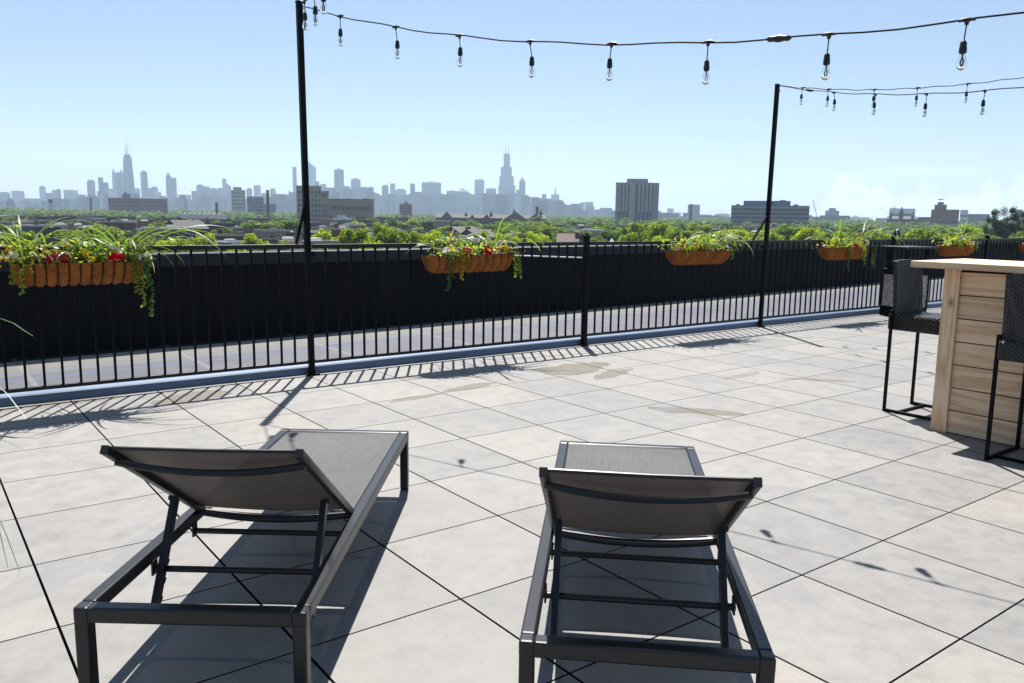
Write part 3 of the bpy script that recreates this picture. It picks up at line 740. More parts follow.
# ------------------------------------------------------------------ hanging troughs with plants
def arc(p, az_, L, rise, droop, n=9):
    """points of an arching blade"""
    pts = []; p = V(p); d = V((cos(az_), sin(az_), 0)); th_ = rise
    step = L/n; q_ = p.copy(); pts.append(q_.copy())
    for k in range(n):
        q_ = q_ + (d*cos(th_)+V((0, 0, 1))*sin(th_))*step; th_ -= droop/n; pts.append(q_.copy())
    return pts
def tuft(parent, p, nb, Lr, rnd, spread=2*pi, az0=0, mat='blade', name='spider_plant', rise=(.9, 1.5), droop=(1.2, 2.6), wd=.0095):
    mb = MB()
    for k in range(int(nb*1.05)):
        a = az0+rnd.uniform(-spread/2, spread/2); L = rnd.uniform(*Lr)*1.3
        pts = arc(V(p)+V((rnd.uniform(-.02, .02), rnd.uniform(-.015, .015), 0)), a, L, rnd.uniform(*rise), rnd.uniform(*droop))
        n = len(pts); ws = [wd*(.5+1.1*sin(pi*min(1, (i/(n-1))*.85+.15)))*(1 if i < n-1 else .1) for i in range(n)]
        sd = V((-sin(a), cos(a), .5*rnd.uniform(-1, 1)))
        mb.ribbon(pts, ws, side=sd, mat='straw' if rnd.random() < .12 else mat)
    return mb.build(name, mat, parent)
def planter(x, L, label, spec, seed, h=.142):
    rnd = random.Random(seed)
    y = FY(x)-.125
    r = empty('hanging_trough', (x, y, .0), label, 'planter', 'coir troughs hung along the railing', rz=math.atan(-.011))
    ztop, W_ = 1.015, .105; ribs = spec.get('ribs', 11); hl = L/2
    # liner: half-barrel, ends rounded, bulging between the wires
    nu, nv = ribs*8, 14; vs = []; fs = []
    def sec(u):     # local half-depth & width factors
        e = max(0, (abs(u)-.84)/.16); f = math.sqrt(max(0, 1-e*e*.94)); return f
    for i in range(nu+1):
        u = -1+2*i/nu; f = sec(u); bl = abs(sin(pi*(i/8.0)))**.5*.026
        for j in range(nv+1):
            a = pi*j/nv
            yy = -cos(a)*(W_*(.35+.65*f)+bl*f); z_ = -sin(a)*(h*f+bl*f)**1
            if sin(a) > .02: yy *= 1+.12*sin(a)
            vs.append((u*hl*(1-.04*sin(a)), yy, ztop+z_+.007*rnd.uniform(-1, 1)))
    for i in range(nu):
        for j in range(nv): k = i*(nv+1)+j; fs.append((k, k+1, k+nv+2, k+nv+1))
    mb = MB(); mb.add(vs, fs, None, True)
    fs2 = [tuple(range(nv+1)), tuple(nu*(nv+1)+j for j in range(nv, -1, -1))]; mb.add(vs, fs2); mb.build('liner', 'coir', r)
    mb = MB()
    for i in range(ribs+1):
        u = -1+2*i/ribs; f = sec(u); sk = spec.get('skew', 0)*.5
        mb.tube([((u*hl*(1-.04*sin(a)))+sk*.06*sin(a), -cos(a)*(W_*(.35+.65*f)*(1+.12*sin(a))+.004), ztop-sin(a)*(h*f+.004)) for a in [pi*j/12 for j in range(13)]], .0052, 5)
    rim = []
    for i in range(41): u = -1+2*i/40; rim.append((u*hl, -(W_*(.35+.65*sec(u))+.004), ztop+.003))
    for i in range(41): u = 1-2*i/40; rim.append((u*hl, (W_*(.35+.65*sec(u))+.004), ztop+.003))
    mb.tube(rim, .0045, 6, closed=True)
    for u in (-.5, .5):
        mb.tube([(u*hl, W_+.002, ztop), (u*hl, .105, ztop+.07), (u*hl, .106, 1.128), (u*hl, .146, 1.128), (u*hl, .15, 1.08)], .004, 6)
    mb.build('wire_frame', 'black_metal', r)
    mb = MB(); mb.box((-hl*.9, -W_*.85, ztop-.05), (hl*.9, W_*.85, ztop-.012)); mb.build('soil', 'soil', r)
    mb = MB()
    for _ in range(420):
        u = rnd.uniform(-.98, .98); a = rnd.uniform(.02, pi*.62); f = sec(u)
        p_ = V((u*hl, -cos(a)*(W_*(.35+.65*f)+.016)*(1+.12*sin(a)), ztop-sin(a)*(h*f+.012)))
        mb.tube([p_, p_+V((rnd.gauss(0, .012), -abs(rnd.gauss(0, .006)), rnd.gauss(-.004, .010)))], [.0014, .0004], 3, caps=False)
    mb.build('coir_fibre', 'coir', r)
    # foliage
    def clump(xc, w_, z_, nl, size, mat, name, ysp=.09, zsp=.07):
        mb = MB()
        for k in range(nl):
            p = V((xc+rnd.gauss(0, w_/2), rnd.gauss(-.02, ysp/1.6), ztop+z_+abs(rnd.gauss(0, zsp))))
            d = V((rnd.gauss(0, 1), rnd.gauss(-.2, .8), rnd.uniform(-.3, 1.2))); mb.leaf(p, d, V((rnd.gauss(0, .4), rnd.gauss(0, .4), 1)), size*rnd.uniform(.7, 1.3), size*rnd.uniform(.45, .7), mat)
        return mb.build(name, mat, r)
    for (xc, w_, nl, size, mat) in spec['foliage']: clump(xc, w_, -.015, int(nl*1.35), size, mat, 'foliage', zsp=spec.get('fz', .075))
    for (xc, col, nf) in spec['flowers']:
        mb = MB()
        c0 = V((xc, rnd.uniform(-.12, -.08), ztop+rnd.uniform(.02, .05)))
        for f in range(int(nf*1.5)):
            c = c0+V((rnd.gauss(0, .022), rnd.gauss(0, .012), rnd.gauss(0, .018))); nr = V((rnd.gauss(0, .4), -1, rnd.gauss(.5, .3))).normalized()
            t1 = nr.orthogonal().normalized(); t2 = nr.cross(t1)
            for p_ in range(6):
                a = p_*pi/3; dd = t1*cos(a)+t2*sin(a); mb.leaf(c, dd+nr*.35, nr, .026, .022, col)
        mb.build('flower', col, r)
    for (xc, ln, mat, yo) in spec['vines']:
        mb = MB(); p = V((xc, -.10, ztop+.02)); pts = [p.copy(), p+V((0, -.05-yo, .01))]
        q_ = pts[-1].copy(); n = int(ln/.02)
        for k in range(n): q_ = q_+V((rnd.gauss(0, .005), rnd.gauss(0, .002), -.02)); pts.append(q_.copy())
        mb.tube(pts, .0015, 4, mat='green')
        for p_ in pts[1:]:
            for _ in range(3):
                d = V((rnd.gauss(0, 1), rnd.gauss(-.3, .7), rnd.uniform(-1, .3))); mb.leaf(p_, d, V((0, -1, .3)), rnd.uniform(.018, .032), rnd.uniform(.014, .022), mat)
        mb.build('trailing_vine', mat, r)
    for (xc, nb, lr, sp, a0) in spec['tufts']: tuft(r, (xc, -.01, ztop-.02), nb, lr, rnd, sp, a0)
    return r
planter(1.02, .86, 'longest coir trough at the frame edge, full of arching blades and red flowers', dict(ribs=12,
    foliage=[(-.40, .12, 90, .03, 'yellow'), (-.36, .14, 90, .032, 'lime'), (-.12, .18, 130, .028, 'yellow'), (-.1, .25, 110, .04, 'green'), (.08, .2, 230, .045, 'lime'), (.22, .2, 90, .035, 'green'), (.33, .1, 110, .03, 'vine'), (.38, .1, 70, .03, 'green'), (.43, .06, 60, .028, 'vine')],
    flowers=[(-.16, 'pink', 7), (-.13, 'red', 4), (.22, 'red', 8), (.25, 'white', 4), (-.38, 'white', 3), (.40, 'white', 4), (.44, 'white', 3), (.05, 'yellow', 3)],
    vines=[(-.40, .17, 'vine', 0), (-.36, .22, 'lime', 0), (.36, .26, 'vine', 0), (.41, .34, 'vine', .01), (.44, .42, 'green', 0), (.40, .2, 'green', .02), (.33, .14, 'vine', 0), (-.30, .1, 'vine', 0)],
    tufts=[(-.33, 26, (.25, .5), 6.2, 0), (-.2, 10, (.3, .5), 5, -1.2), (.02, 20, (.14, .28), 6.2, 0), (.30, 26, (.28, .52), 6.2, 0), (.36, 12, (.45, .7), 1.4, -.25)]), 1)
planter(4.31, .95, 'coir trough with two red flower heads, straight after the tall pole', dict(ribs=11, skew=1,
    foliage=[(-.33, .14, 70, .03, 'vine'), (-.1, .25, 160, .04, 'lime'), (.05, .3, 150, .042, 'lime'), (.1, .4, 90, .035, 'green'), (.33, .16, 90, .03, 'yellow'), (-.15, .1, 60, .03, 'yellow'), (.42, .08, 50, .035, 'green')],
    flowers=[(.16, 'red', 12), (-.07, 'red', 5), (-.32, 'white', 8), (-.22, 'white', 4), (-.26, 'yellow', 3), (.22, 'white', 3), (.36, 'yellow', 5)],
    vines=[(-.14, .24, 'yellow', 0), (-.18, .2, 'vine', .01), (-.10, .18, 'vine', 0), (-.31, .34, 'green', 0), (-.28, .22, 'green', 0), (.44, .2, 'vine', .02), (.47, .26, 'green', .02), (.46, .24, 'lime', 0)],
    tufts=[(-.2, 10, (.25, .42), 6.2, 0), (.28, 18, (.3, .55), 6.2, 0), (.38, 7, (.4, .6), 1.2, -.2), (-.3, 5, (.25, .4), 1.5, 3)]), 2)
planter(7.54, .95, 'coir trough with upright lime leaves, midway between capped post and far pole', dict(ribs=16, skew=1,
    foliage=[(-.1, .5, 170, .05, 'lime'), (.15, .4, 120, .05, 'lime'), (0, .6, 90, .045, 'green'), (.1, .35, 50, .035, 'yellow'), (-.35, .1, 40, .03, 'yellow')],
    flowers=[(-.42, 'pink', 2), (.05, 'yellow', 5), (.1, 'white', 3), (-.18, 'yellow', 3), (.38, 'white', 2)],
    vines=[(-.38, .1, 'lime', 0), (-.05, .1, 'vine', 0), (.42, .12, 'lime', 0)],
    tufts=[(-.28, 16, (.25, .42), 6.2, 0), (0, 14, (.15, .3), 5, 0), (.25, 20, (.25, .42), 6.2, 0), (.38, 9, (.35, .5), 1.5, -.3)]), 3)
planter(10.54, .95, 'coir trough with a pink flower, straight after the far light pole', dict(ribs=12, skew=1,
    foliage=[(-.2, .3, 100, .05, 'lime'), (.15, .3, 100, .045, 'vine'), (0, .5, 80, .045, 'green'), (.3, .2, 60, .035, 'yellow'), (-.35, .15, 40, .035, 'yellow')],
    flowers=[(.13, 'pink', 9), (-.05, 'yellow', 4), (.4, 'white', 5), (.2, 'yellow', 4)],
    vines=[(-.15, .26, 'green', 0), (-.12, .34, 'green', 0), (.26, .26, 'lime', .01), (.24, .2, 'lime', 0), (.47, .3, 'green', .04), (-.1, .2, 'vine', 0), (.42, .25, 'green', .04)],
    tufts=[(-.25, 16, (.25, .45), 6.2, 0), (.1, 12, (.2, .35), 5, 0), (.38, 10, (.4, .7), 1.6, -.2), (-.1, 5, (.4, .6), 6, 0)]), 4)
planter(13.72, .95, 'coir trough with white flowers, hanging right above the bar top end', dict(ribs=12, skew=1,
    foliage=[(-.05, .5, 150, .055, 'lime'), (.1, .3, 80, .05, 'green'), (.05, .4, 70, .04, 'yellow')],
    flowers=[(.1, 'yellow', 6), (.38, 'white', 6), (.2, 'yellow', 4)], vines=[(.4, .1, 'lime', 0), (-.1, .08, 'vine', 0)],
    tufts=[(-.1, 18, (.25, .4), 6.2, 0), (.25, 14, (.3, .5), 6.2, 0), (.1, 4, (.5, .7), 6, 0)]), 5)
planter(16.75, .95, 'coir trough farthest along the railing, cut by the frame edge', dict(ribs=12, skew=1,
    foliage=[(-.1, .5, 120, .05, 'lime'), (.1, .3, 60, .05, 'green')], flowers=[(-.3, 'yellow', 5), (.3, 'red', 5)], vines=[(-.4, .1, 'vine', 0)], tufts=[(-.2, 14, (.2, .4), 6.2, 0), (.2, 12, (.2, .4), 6.2, 0)]), 6)

# grass pot just outside the frame, its blades reach in
gp_ = empty('potted_grass', (-.14, 3.0, 0), 'potted grass whose thin yellow-green blade tips reach in over the deck', 'potted plant')
mb = MB(); mb.lathe([(.13, 0), (.14, .01), (.19, .34), (.2, .36), (.185, .36), (.17, .33)], 24); mb.build('pot', 'slate', gp_)
rnd = random.Random(5)
tuft(gp_, (0, 0, .33), 40, (.35, .62), rnd, 2.4, 2.6, 'blade', 'blades')
mb = MB()
for (a, b_, c, zb, ze) in (((-12, 322), (15, 328), (33, 336), 1, 1), ((-16, 380), (0, 390), (26, 418), 1, 1), ((-15, 436), (6, 452), (62, 470), .35, .2), ((-12, 520), (12, 545), (20, 572), .4, .22), ((-14, 505), (4, 530), (8, 568), .42, .2)):
    p0 = V((0, 0, .33)); base = V(gp_.location)
    tip = D(*c, 2.65)-base; up_ = D(*a, 2.85)-base; up_.z = max(up_.z, .5)
    pts = [p0, p0.lerp(up_, .55)+V((0, 0, .06)), p0.lerp(up_, 1.0), tip]
    # smooth
    fine = []
    for i in range(13):
        t = i/12*3; k = min(int(t), 2); u = t-k; g = lambda i_: pts[max(0, min(3, i_))]
        pa, pb, pc, pd = g(k-1), g(k), g(k+1), g(k+2)
        fine.append(.5*((2*pb)+(pc-pa)*u+(2*pa-5*pb+4*pc-pd)*u*u+(3*pb-pa-3*pc+pd)*u**3))
    mb.ribbon(fine, [.007*(1-.8*(i/12)**2) for i in range(13)], mat='blade')
mb.build('long_blades', 'blade', gp_)

# ------------------------------------------------------------------ labels by what stands near
ORD = 'first second third fourth fifth sixth seventh eighth ninth tenth eleventh twelfth thirteenth fourteenth fifteenth sixteenth seventeenth eighteenth nineteenth twentieth twenty-first twenty-second twenty-third twenty-fourth twenty-fifth twenty-sixth twenty-seventh twenty-eighth twenty-ninth thirtieth'.split()
NEAR_LM = [(-60, 'frame edge'), (78, 'longest trough'), (304, 'tall pole'), (463, 'second trough'), (582, 'capped post'), (694, 'third trough'), (765, 'far pole'), (842, 'fourth trough'), (905, 'waste bin'), (1060, 'bar top')]
SKY_LM = [(-60, 'frame edge'), (130, 'tapered tower'), (304, 'tall pole'), (506, 'stepped tower'), (636, 'ribbed block'), (770, 'banded offices'), (945, 'brick block'), (1080, 'frame corner')]
def autolabel(items, lms, pat):
    """items: (px, object, look); pat has {look} {ord} {a} {b}"""
    b = {}
    for px, o, look in items:
        k = min(range(len(lms)), key=lambda i: abs(lms[i][0]-px)); s = 1 if px >= lms[k][0] else -1
        if k+s < 0: s = 1
        if k+s >= len(lms): s = -1
        b.setdefault((k, s), []).append((abs(px-lms[k][0]), o, look))
    for (k, s), L in b.items():
        L.sort(key=lambda t: t[0])
        for i, (_, o, look) in enumerate(L): o['label'] = pat.format(look=look, ord=ORD[min(i, 29)], a=lms[k][1], b=lms[k+s][1])

# ------------------------------------------------------------------ trees
def crown_mesh(name, seed, nclump, nleaf, ls, mat, squash=1.0, poplar=False):
    rnd = random.Random(seed); mb = MB(); cl = []
    for k in range(nclump):
        while True:
            p = V((rnd.uniform(-1, 1), rnd.uniform(-1, 1), rnd.uniform(-1, 1)))
            if .15 < p.length < 1: break
        if poplar: c = V((p.x*.32, p.y*.32, .60+p.z*.36)); r = rnd.uniform(.07, .13)
        else: c = V((p.x*.36, p.y*.36, .66+p.z*.24*squash)); r = rnd.uniform(.09, .17)*(1.15-.35*p.length)
        cl.append((c, r))
    for c, r in cl:
        for _ in range(int(nleaf/nclump)):
            d = V((rnd.gauss(0, 1), rnd.gauss(0, 1), rnd.gauss(.15, 1))).normalized()
            p = c+V((d.x*r, d.y*r, d.z*r*.75))*(rnd.random()**.35)*rnd.uniform(.8, 1.12)
            nrm = (d+V((rnd.gauss(0, .5), rnd.gauss(0, .5), .5+rnd.gauss(0, .5)))).normalized()
            t1 = nrm.orthogonal().normalized(); t2 = nrm.cross(t1); a = rnd.uniform(0, 2*pi); t = t1*cos(a)+t2*sin(a); u = nrm.cross(t)
            s = ls*rnd.uniform(.6, 1.4); zs = 1.0
            mb.add([tuple(p-t*s*.5), tuple(p-u*s*.28), tuple(p+t*s*.5), tuple(p+u*s*.28)], [(0, 1, 2, 3)])
    me = bpy.data.meshes.new(name); me.from_pydata(mb.v, [], mb.f); me.materials.append(MT[mat]); me.update(); return me, cl
def trunk_mesh(name, seed, cl):
    rnd = random.Random(seed); mb = MB()
    mb.tube([(0, 0, 0), (.004, .003, .15), (-.006, .004, .32), (.003, -.004, .55), (0, 0, .8)], [.026, .020, .016, .010, .003], 7)
    for c, r in cl[:9]:
        z = min(.5, .2+.3*rnd.random()); mb.tube([(0, 0, z), (c.x*.5, c.y*.5, (z+c.z)/2+.02), tuple(c)], [.010, .006, .002], 5)
    me = bpy.data.meshes.new(name); me.from_pydata(mb.v, [], mb.f); me.materials.append(MT['bark']); me.update(); return me
KIND = {}
for i, (nm, ncl, nl, ls, mat, sq) in enumerate((('near1', 34, 9500, .034, 'tree_a', 1), ('near2', 28, 9000, .036, 'tree_b', .9), ('near3', 38, 9500, .034, 'tree_a', 1.1),
        ('mid1', 22, 3600, .055, 'tree_a', 1), ('mid2', 20, 3400, .055, 'tree_b', .9), ('mid3', 18, 3200, .055, 'tree_b', 1.05), ('mid4', 20, 3200, .055, 'tree_c', 1))):
    me, cl = crown_mesh('crown', 100+i, ncl, nl, ls, mat, sq); KIND[nm] = (me, trunk_mesh('trunk', i, cl))
me, cl = crown_mesh('crown', 300, 40, 9000, .03, 'tree_c', 1, True); KIND['poplar'] = (me, trunk_mesh('trunk', 30, cl))
placed = []          # (x, y, radius)
def free(p, r):
    for x, y, q_ in placed:
        if (x-p.x)**2+(y-p.y)**2 < (r+q_)**2: return False
    return True
trees = {'near': [], 'middle': [], 'far': []}
def tree(px, ztop, dist, wdt, kind, band, look, check=True):
    p = D(px, 215, dist); 
    if check and not free(p, wdt*.36): return None
    placed.append((p.x, p.y, wdt*.36))
    r = empty('tree', (p.x, p.y, GZ), None, 'tree', 'leafy trees beyond the terrace', rz=random.uniform(0, 6.28))
    h = ztop-GZ; r.scale = (wdt, wdt, h)
    a, b = KIND[kind]
    for n_, m_ in (('crown', a), ('trunk', b)): o = bpy.data.objects.new(n_, m_); COL.objects.link(o); o.parent = r
    trees[band].append((px, r, look)); return r
def tree_px(px, hw, ytop, dist, kind, look, band='near', check=False):
    z = D(px, ytop, dist).z; c = cos(math.atan((px-512)/FPX)); return tree(px, z, dist, 2*hw/FPX*dist*c*1.05, kind, band, look, check)

# ------------------------------------------------------------------ midground landmarks
def face(px0, px1, dist):
    """ground frame for a building whose front spans px0..px1 at 'dist': origin at front-left, x along the front, y away"""
    a = D(px0, 215, dist); b = D(px1, 215, dist); a.z = b.z = 0; d = (b-a); L = d.length; return a, math.atan2(d.y, d.x), L
def zat(px, py, dist): return D(px, py, dist).z-GZ
def bldg(name, px0, px1, dist, label, cat='building', group=None, rad=True):
    a, rz, L = face(px0, px1, dist); r = empty(name, (a.x, a.y, GZ), label, cat, group, rz)
    if rad:
        for t in (.15, .5, .85):
            c = V((a.x+cos(rz)*L*t-sin(rz)*8, a.y+sin(rz)*L*t+cos(rz)*8, 0)); placed.append((c.x, c.y, max(8, L*.2)))
    return r, L
def windows(parent, xs_, zs_, w_, h_, mat='window', name='window', y=-.04):
    me = None
    for x in xs_:
        for z in zs_:
            if me is None:
                mb = MB(); mb.box((-w_/2, y, 0), (w_/2, .25, h_)); mb.box((-w_/2-.12, y-.1, -.22), (w_/2+.12, .1, -.02)); o = mb.build(name, mat, parent); me = o.data
            else: o = bpy.data.objects.new(name, me); COL.objects.link(o); o.parent = parent
            o.location = (x, 0, z)

# beige brick block behind the tall pole
r, L = bldg('brick_building', 297, 374, 820, 'beige brick block with taller corner tower, right behind the tall light pole')
k = FPX/820
sc_ = L/77.0
h1, h2, h3 = zat(310, 186.5, 820), zat(320, 191.5, 820), zat(350, 199.5, 820)
mb = MB(); mb.box((0, 0, 0), (sc_*24, 24, h1)); mb.box((sc_*24+.02, .5, 0), (sc_*31.5, 24, h2)); mb.build('tower', 'brick_beige', r)
mb = MB(); mb.box((-.4, -.4, h1), (sc_*24+.4, 24.4, h1+.7)); mb.box((sc_*24.5, .1, h2), (sc_*31.9, 24.4, h2+.6)); mb.box((-.3, -.3, h1*.72), (sc_*24+.3, -.01, h1*.72+.5)); mb.build('cornice', 'stone', r)
mb = MB(); mb.box((sc_*31.52, 1.2, 0), (L, 22, h3)); mb.box((sc_*50, 3, h3), (sc_*53, 8, h3+1.2)); mb.box((sc_*66, 3, h3), (sc_*73, 10, h3+1.3)); mb.build('wing', 'brick_beige', r)
mb = MB(); mb.box((sc_*31.6, .9, h3), (L+.3, 22.2, h3+.5)); mb.build('wing_cornice', 'brick_dark', r)
windows(r, [sc_*(2+3.4*i) for i in range(7)], [h1*.30, h1*.42, h1*.54, h1*.66, h1*.84], 1.5, 2.4)
windows(r, [sc_*(26.3), sc_*29.3], [h1*.30, h1*.42, h1*.54, h1*.78], 1.4, 2.3, y=.45)
w0 = len(r.children)
windows(r, [sc_*(34.5+2.9*i) for i in range(14)], [h3*.66], 1.5, 3.4, y=1.15)
mb = MB(); mb.box((sc_*30, -26, 0), (sc_*110, -8, h3*.42)); mb.box((sc_*2, -22, 0), (sc_*29, -8, h3*.30)); mb.build('low_wing', 'brick_brown', r)
mb = MB(); mb.box((sc_*30, -26.2, h3*.42), (sc_*110.2, -7.8, h3*.42+.5)); mb.build('low_roof', 'roof_tile', r)
# pale-blue rooftop unit
r, L = bldg('rooftop_plant', 331, 352, 560, 'blue and white stepped plant house in front of the beige brick block', 'plant house')
h = zat(340, 220, 560)
mb = MB(); mb.box((0, 0, 0), (L, 12, h)); mb.build('base_block', 'blue_grey', r)
mb = MB(); mb.box((L*.12, 1, h), (L*.98, 10, h+1.2)); mb.box((L*.3, 2, h+1.2), (L*.7, 8, h+3.2)); mb.build('cabin', 'white_paint', r)
# long red brick factory, towards the tapered tower
r, L = bldg('brick_building', 109, 168, 1500, 'long dusty red brick block with small roof house below the tapered tower')
h = zat(140, 199, 1500); hp = zat(127, 194, 1500)
mb = MB(); mb.box((0, 0, 0), (L*.58, 30, h)); mb.build('wall', 'brick_red', r)
mb = MB(); mb.box((L*.585, -1, 0), (L, 30, h-.4)); mb.build('wing', 'brick_red', r)
mb = MB(); mb.box((L*.24, 4, h), (L*.37, 18, hp)); mb.box((L*.27, 5, hp), (L*.31, 9, hp+3)); mb.build('roof_house', 'brick_red', r)
mb = MB(); mb.box((-.5, -.5, h), (L*.58, -.02, h+1.2)); mb.box((L*.585, -1.5, h-.4), (L+.4, -1.02, h+.8)); mb.build('cornice', 'brick_dark', r)
windows(r, [L*(.03+.057*i) for i in range(9)], [h*.45, h*.66, h*.84], 3.4, 2.0)
windows(r, [L*(.63+.065*i) for i in range(6)], [h*.45, h*.66, h*.84], 4.4, 1.6, y=-1.1)
# pale tower and blue neighbours
r, L = bldg('apartment_tower', 232, 246, 1800, 'pale sand-coloured slab tower standing between hazy skyline and houses', 'tower')
h = zat(239, 190, 1800); mb = MB(); mb.box((0, 0, 0), (L, 22, h)); mb.build('wall', 'stone', r)
mb = MB(); mb.box((L*.15, 3, h), (L*.75, 16, h+6)); mb.build('roof_house', 'stone', r)
windows(r, [L*(.1+.16*i) for i in range(6)], [h*(.4+.12*i) for i in range(5)], 2.6, 3.0)
r, L = bldg('apartment_block', 247.5, 264, 1500, 'blue glass office block beside the pale slab tower', 'building')
h = zat(255, 196.5, 1500); mb = MB(); mb.box((0, 0, 0), (L, 24, h)); mb.build('wall', 'blue_grey', r)
mb = MB()
for i in range(5): mb.box((L*.03, -.5, h*(.3+.14*i)), (L*.97, -.05, h*(.3+.14*i)+2.4))
mb.build('window_bands', 'window', r)
mb = MB(); mb.box((L*1.02, 2, 0), (L*1.75, 22, h*.72)); mb.build('annex', 'blue_grey', r)
# chimneys
def chimney(px, ytop, dist, rad, label, mat='brick_dark'):
    p = D(px, 215, dist); h = zat(px, ytop, dist); c = empty('chimney_stack', (p.x, p.y, GZ), label, 'chimney', None)
    mb = MB(); mb.lathe([(rad*1.25, 0), (rad*1.1, h*.5), (rad, h-1.5)], 14); mb.build('shaft', mat, c)
    mb = MB(); mb.lathe([(rad*1.12, h-1.5), (rad*1.15, h-.4), (rad, h)], 14); mb.build('rim', mat, c)
chimney(268.3, 190, 900, 1.35, 'thin tall dark chimney stack between blue block and tall pole')
chimney(537, 206.5, 800, 1.3, 'stout dark brick chimney at the end of the gabled complex')
chimney(217, 202.5, 1100, 1.7, 'short dark chimney above the long white-roofed building')
chimney(91.5, 198, 1600, 1.8, 'slim hazy chimney standing beside the red brick block', 'slate')
# long dark building with white upper storey
r, L = bldg('warehouse', 139, 224, 620, 'long dark brick warehouse row with pale upper storey at one end', 'warehouse')
h = zat(180, 219, 620)
mb = MB(); mb.box((0, 0, 0), (L*.35, 20, h*.95)); mb.box((L*.35+.02, 1, 0), (L*.76, 20, h*1.02)); mb.build('wall', 'brick_dark', r)
mb = MB(); mb.box((L*.76+.02, -1, 0), (L, 20, h*.90)); mb.build('end_wing', 'brick_red', r)
mb = MB(); mb.box((L*.45, 6, h*1.02), (L*1.04, 30, h*1.02+3.4)); mb.build('upper_storey', 'white_paint', r)
mb = MB()
for i in range(9): mb.box((L*(.46+.06*i), 8+(i % 3)*3, h*1.02+3.4), (L*(.485+.06*i), 12+(i % 3)*3, h*1.02+4.4))
mb.build('roof_units', 'roof_white', r)
mb = MB(); mb.box((L*.02, 1, h*.95), (L*.34, 19, h*.95+.3)); mb.box((L*.24, 5, h*.95), (L*.28, 9, h*1.12)); mb.box((L*.86, 3, h*.9), (L*.9, 7, h*1.05)); mb.build('roof', 'roof_dark', r)
windows(r, [L*(.03+.05*i) for i in range(14)], [h*.62, h*.78], 1.6, 1.7)
# gabled complex
r, L = bldg('school_building', 436, 546, 760, 'long brown gabled building with dark little turrets, ending at the chimney')
h = zat(480, 218, 760); hr = zat(480, 214.5, 760)
mb = MB(); mb.box((0, 0, 0), (L, 22, h)); mb.build('wall', 'brick_brown', r)
def gable(mb, x0, x1, y0, y1, z0, z1, along='x', mat=None):
    if along == 'x':
        ym = (y0+y1)/2; mb.add([(x0, y0, z0), (x1, y0, z0), (x1, y1, z0), (x0, y1, z0), (x0, ym, z1), (x1, ym, z1)], [(0, 1, 5, 4), (2, 3, 4, 5), (0, 4, 3), (1, 2, 5), (0, 3, 2, 1)], mat)
    else:
        xm = (x0+x1)/2; mb.add([(x0, y0, z0), (x1, y0, z0), (x1, y1, z0), (x0, y1, z0), (xm, y0, z1), (xm, y1, z1)], [(0, 4, 5, 3), (1, 2, 5, 4), (0, 1, 4), (2, 3, 5), (0, 3, 2, 1)], mat)
mb = MB(); gable(mb, -.5, L+.5, -.6, 22.6, h+.02, hr+.2); mb.build('roof', 'roof_dark', r)
for cx_, wd_, ht_ in ((.10, .11, 211.5), (.33, .05, 214), (.46, .07, 214), (.72, .20, 211.5), (.90, .12, 213)):
    mb = MB(); z1 = zat(436+110*cx_, ht_, 760); gable(mb, L*(cx_-wd_/2), L*(cx_+wd_/2), -2.5, 12, h*.97, z1, 'y'); mb.box((L*(cx_-wd_/2)+.3, -2, 0), (L*(cx_+wd_/2)-.3, 11, h*.97)); mb.build('gable_bay', 'brick_brown', r)
for cx_, ht_ in ((.27, 212.5), (.50, 212), (.71, 209.5), (.955, 210)):
    mb = MB(); z1 = zat(436+110*cx_, ht_, 760); mb.lathe([(1.3, 0), (1.3, z1-3), (1.7, z1-3), (.1, z1+.6)], 8, T=M.Translation((L*cx_, 6, 0))); mb.build('turret', 'slate', r)
windows(r, [L*(.03+.047*i) for i in range(20)], [h*.72], 1.5, 2.2)
# plum tower block
r, L = bldg('apartment_tower', 399.5, 412, 1300, 'small plum-coloured tower block with pointed roof house beyond the trees', 'tower')
h = zat(405, 204, 1300); mb = MB(); mb.box((0, 0, 0), (L, 18, h)); mb.build('wall', 'brick_red', r)
mb = MB(); mb.box((L*.35, 4, h), (L*.7, 12, h+2)); mb.lathe([(2.2, h+2), (.2, h+5)], 4, T=M.Translation((L*.52, 8, 0))); mb.build('roof_house', 'brick_red', r)
windows(r, [L*(.14+.18*i) for i in range(5)], [h*(.3+.16*i) for i in range(4)], 1.8, 2.0)
# ribbed tower
DT = 1050
r, L = bldg('ribbed_tower', 615, 658, DT, 'big grey tower block with vertical concrete ribs standing alone above the trees', 'tower')
h = zat(636, 183, DT); hb = zat(636, 212, DT); hp = zat(636, 178.6, DT)
mb = MB(); mb.box((0, .9, 0), (L*.90, 30, h)); mb.build('wall', 'tower_rib_dark', r)
mb = MB(); mb.box((L*.862, -.2, 0), (L, 29.6, h+.3)); mb.build('end_slab', 'concrete', r)
mb = MB(); mb.box((L*.25, 4, h), (L*.74, 24, hp)); mb.build('penthouse', 'concrete', r)
mb = MB(); mb.box((-.3, .3, h-1.2), (L*.861, 30.2, h+.6)); mb.build('cornice', 'concrete', r)
for i, x in enumerate([.0, .065, .155, .235, .52, .61, .70, .79]):
    mb = MB(); mb.box((L*x, -.3, hb), (L*(x+.052), .9, h-1.2)); mb.build('rib', 'concrete_rib', r)
mb = MB(); mb.box((L*.32, -1.4, 0), (L*.455, .9, h+.5)); mb.build('centre_shaft', 'concrete_rib', r)
mb = MB()
for i in range(9): x = .01+.095*i; mb.box((L*x, .2, hb*.2), (L*(x+.06), .89, hb-1.5))
mb.build('base_glazing', 'blue_grey', r)
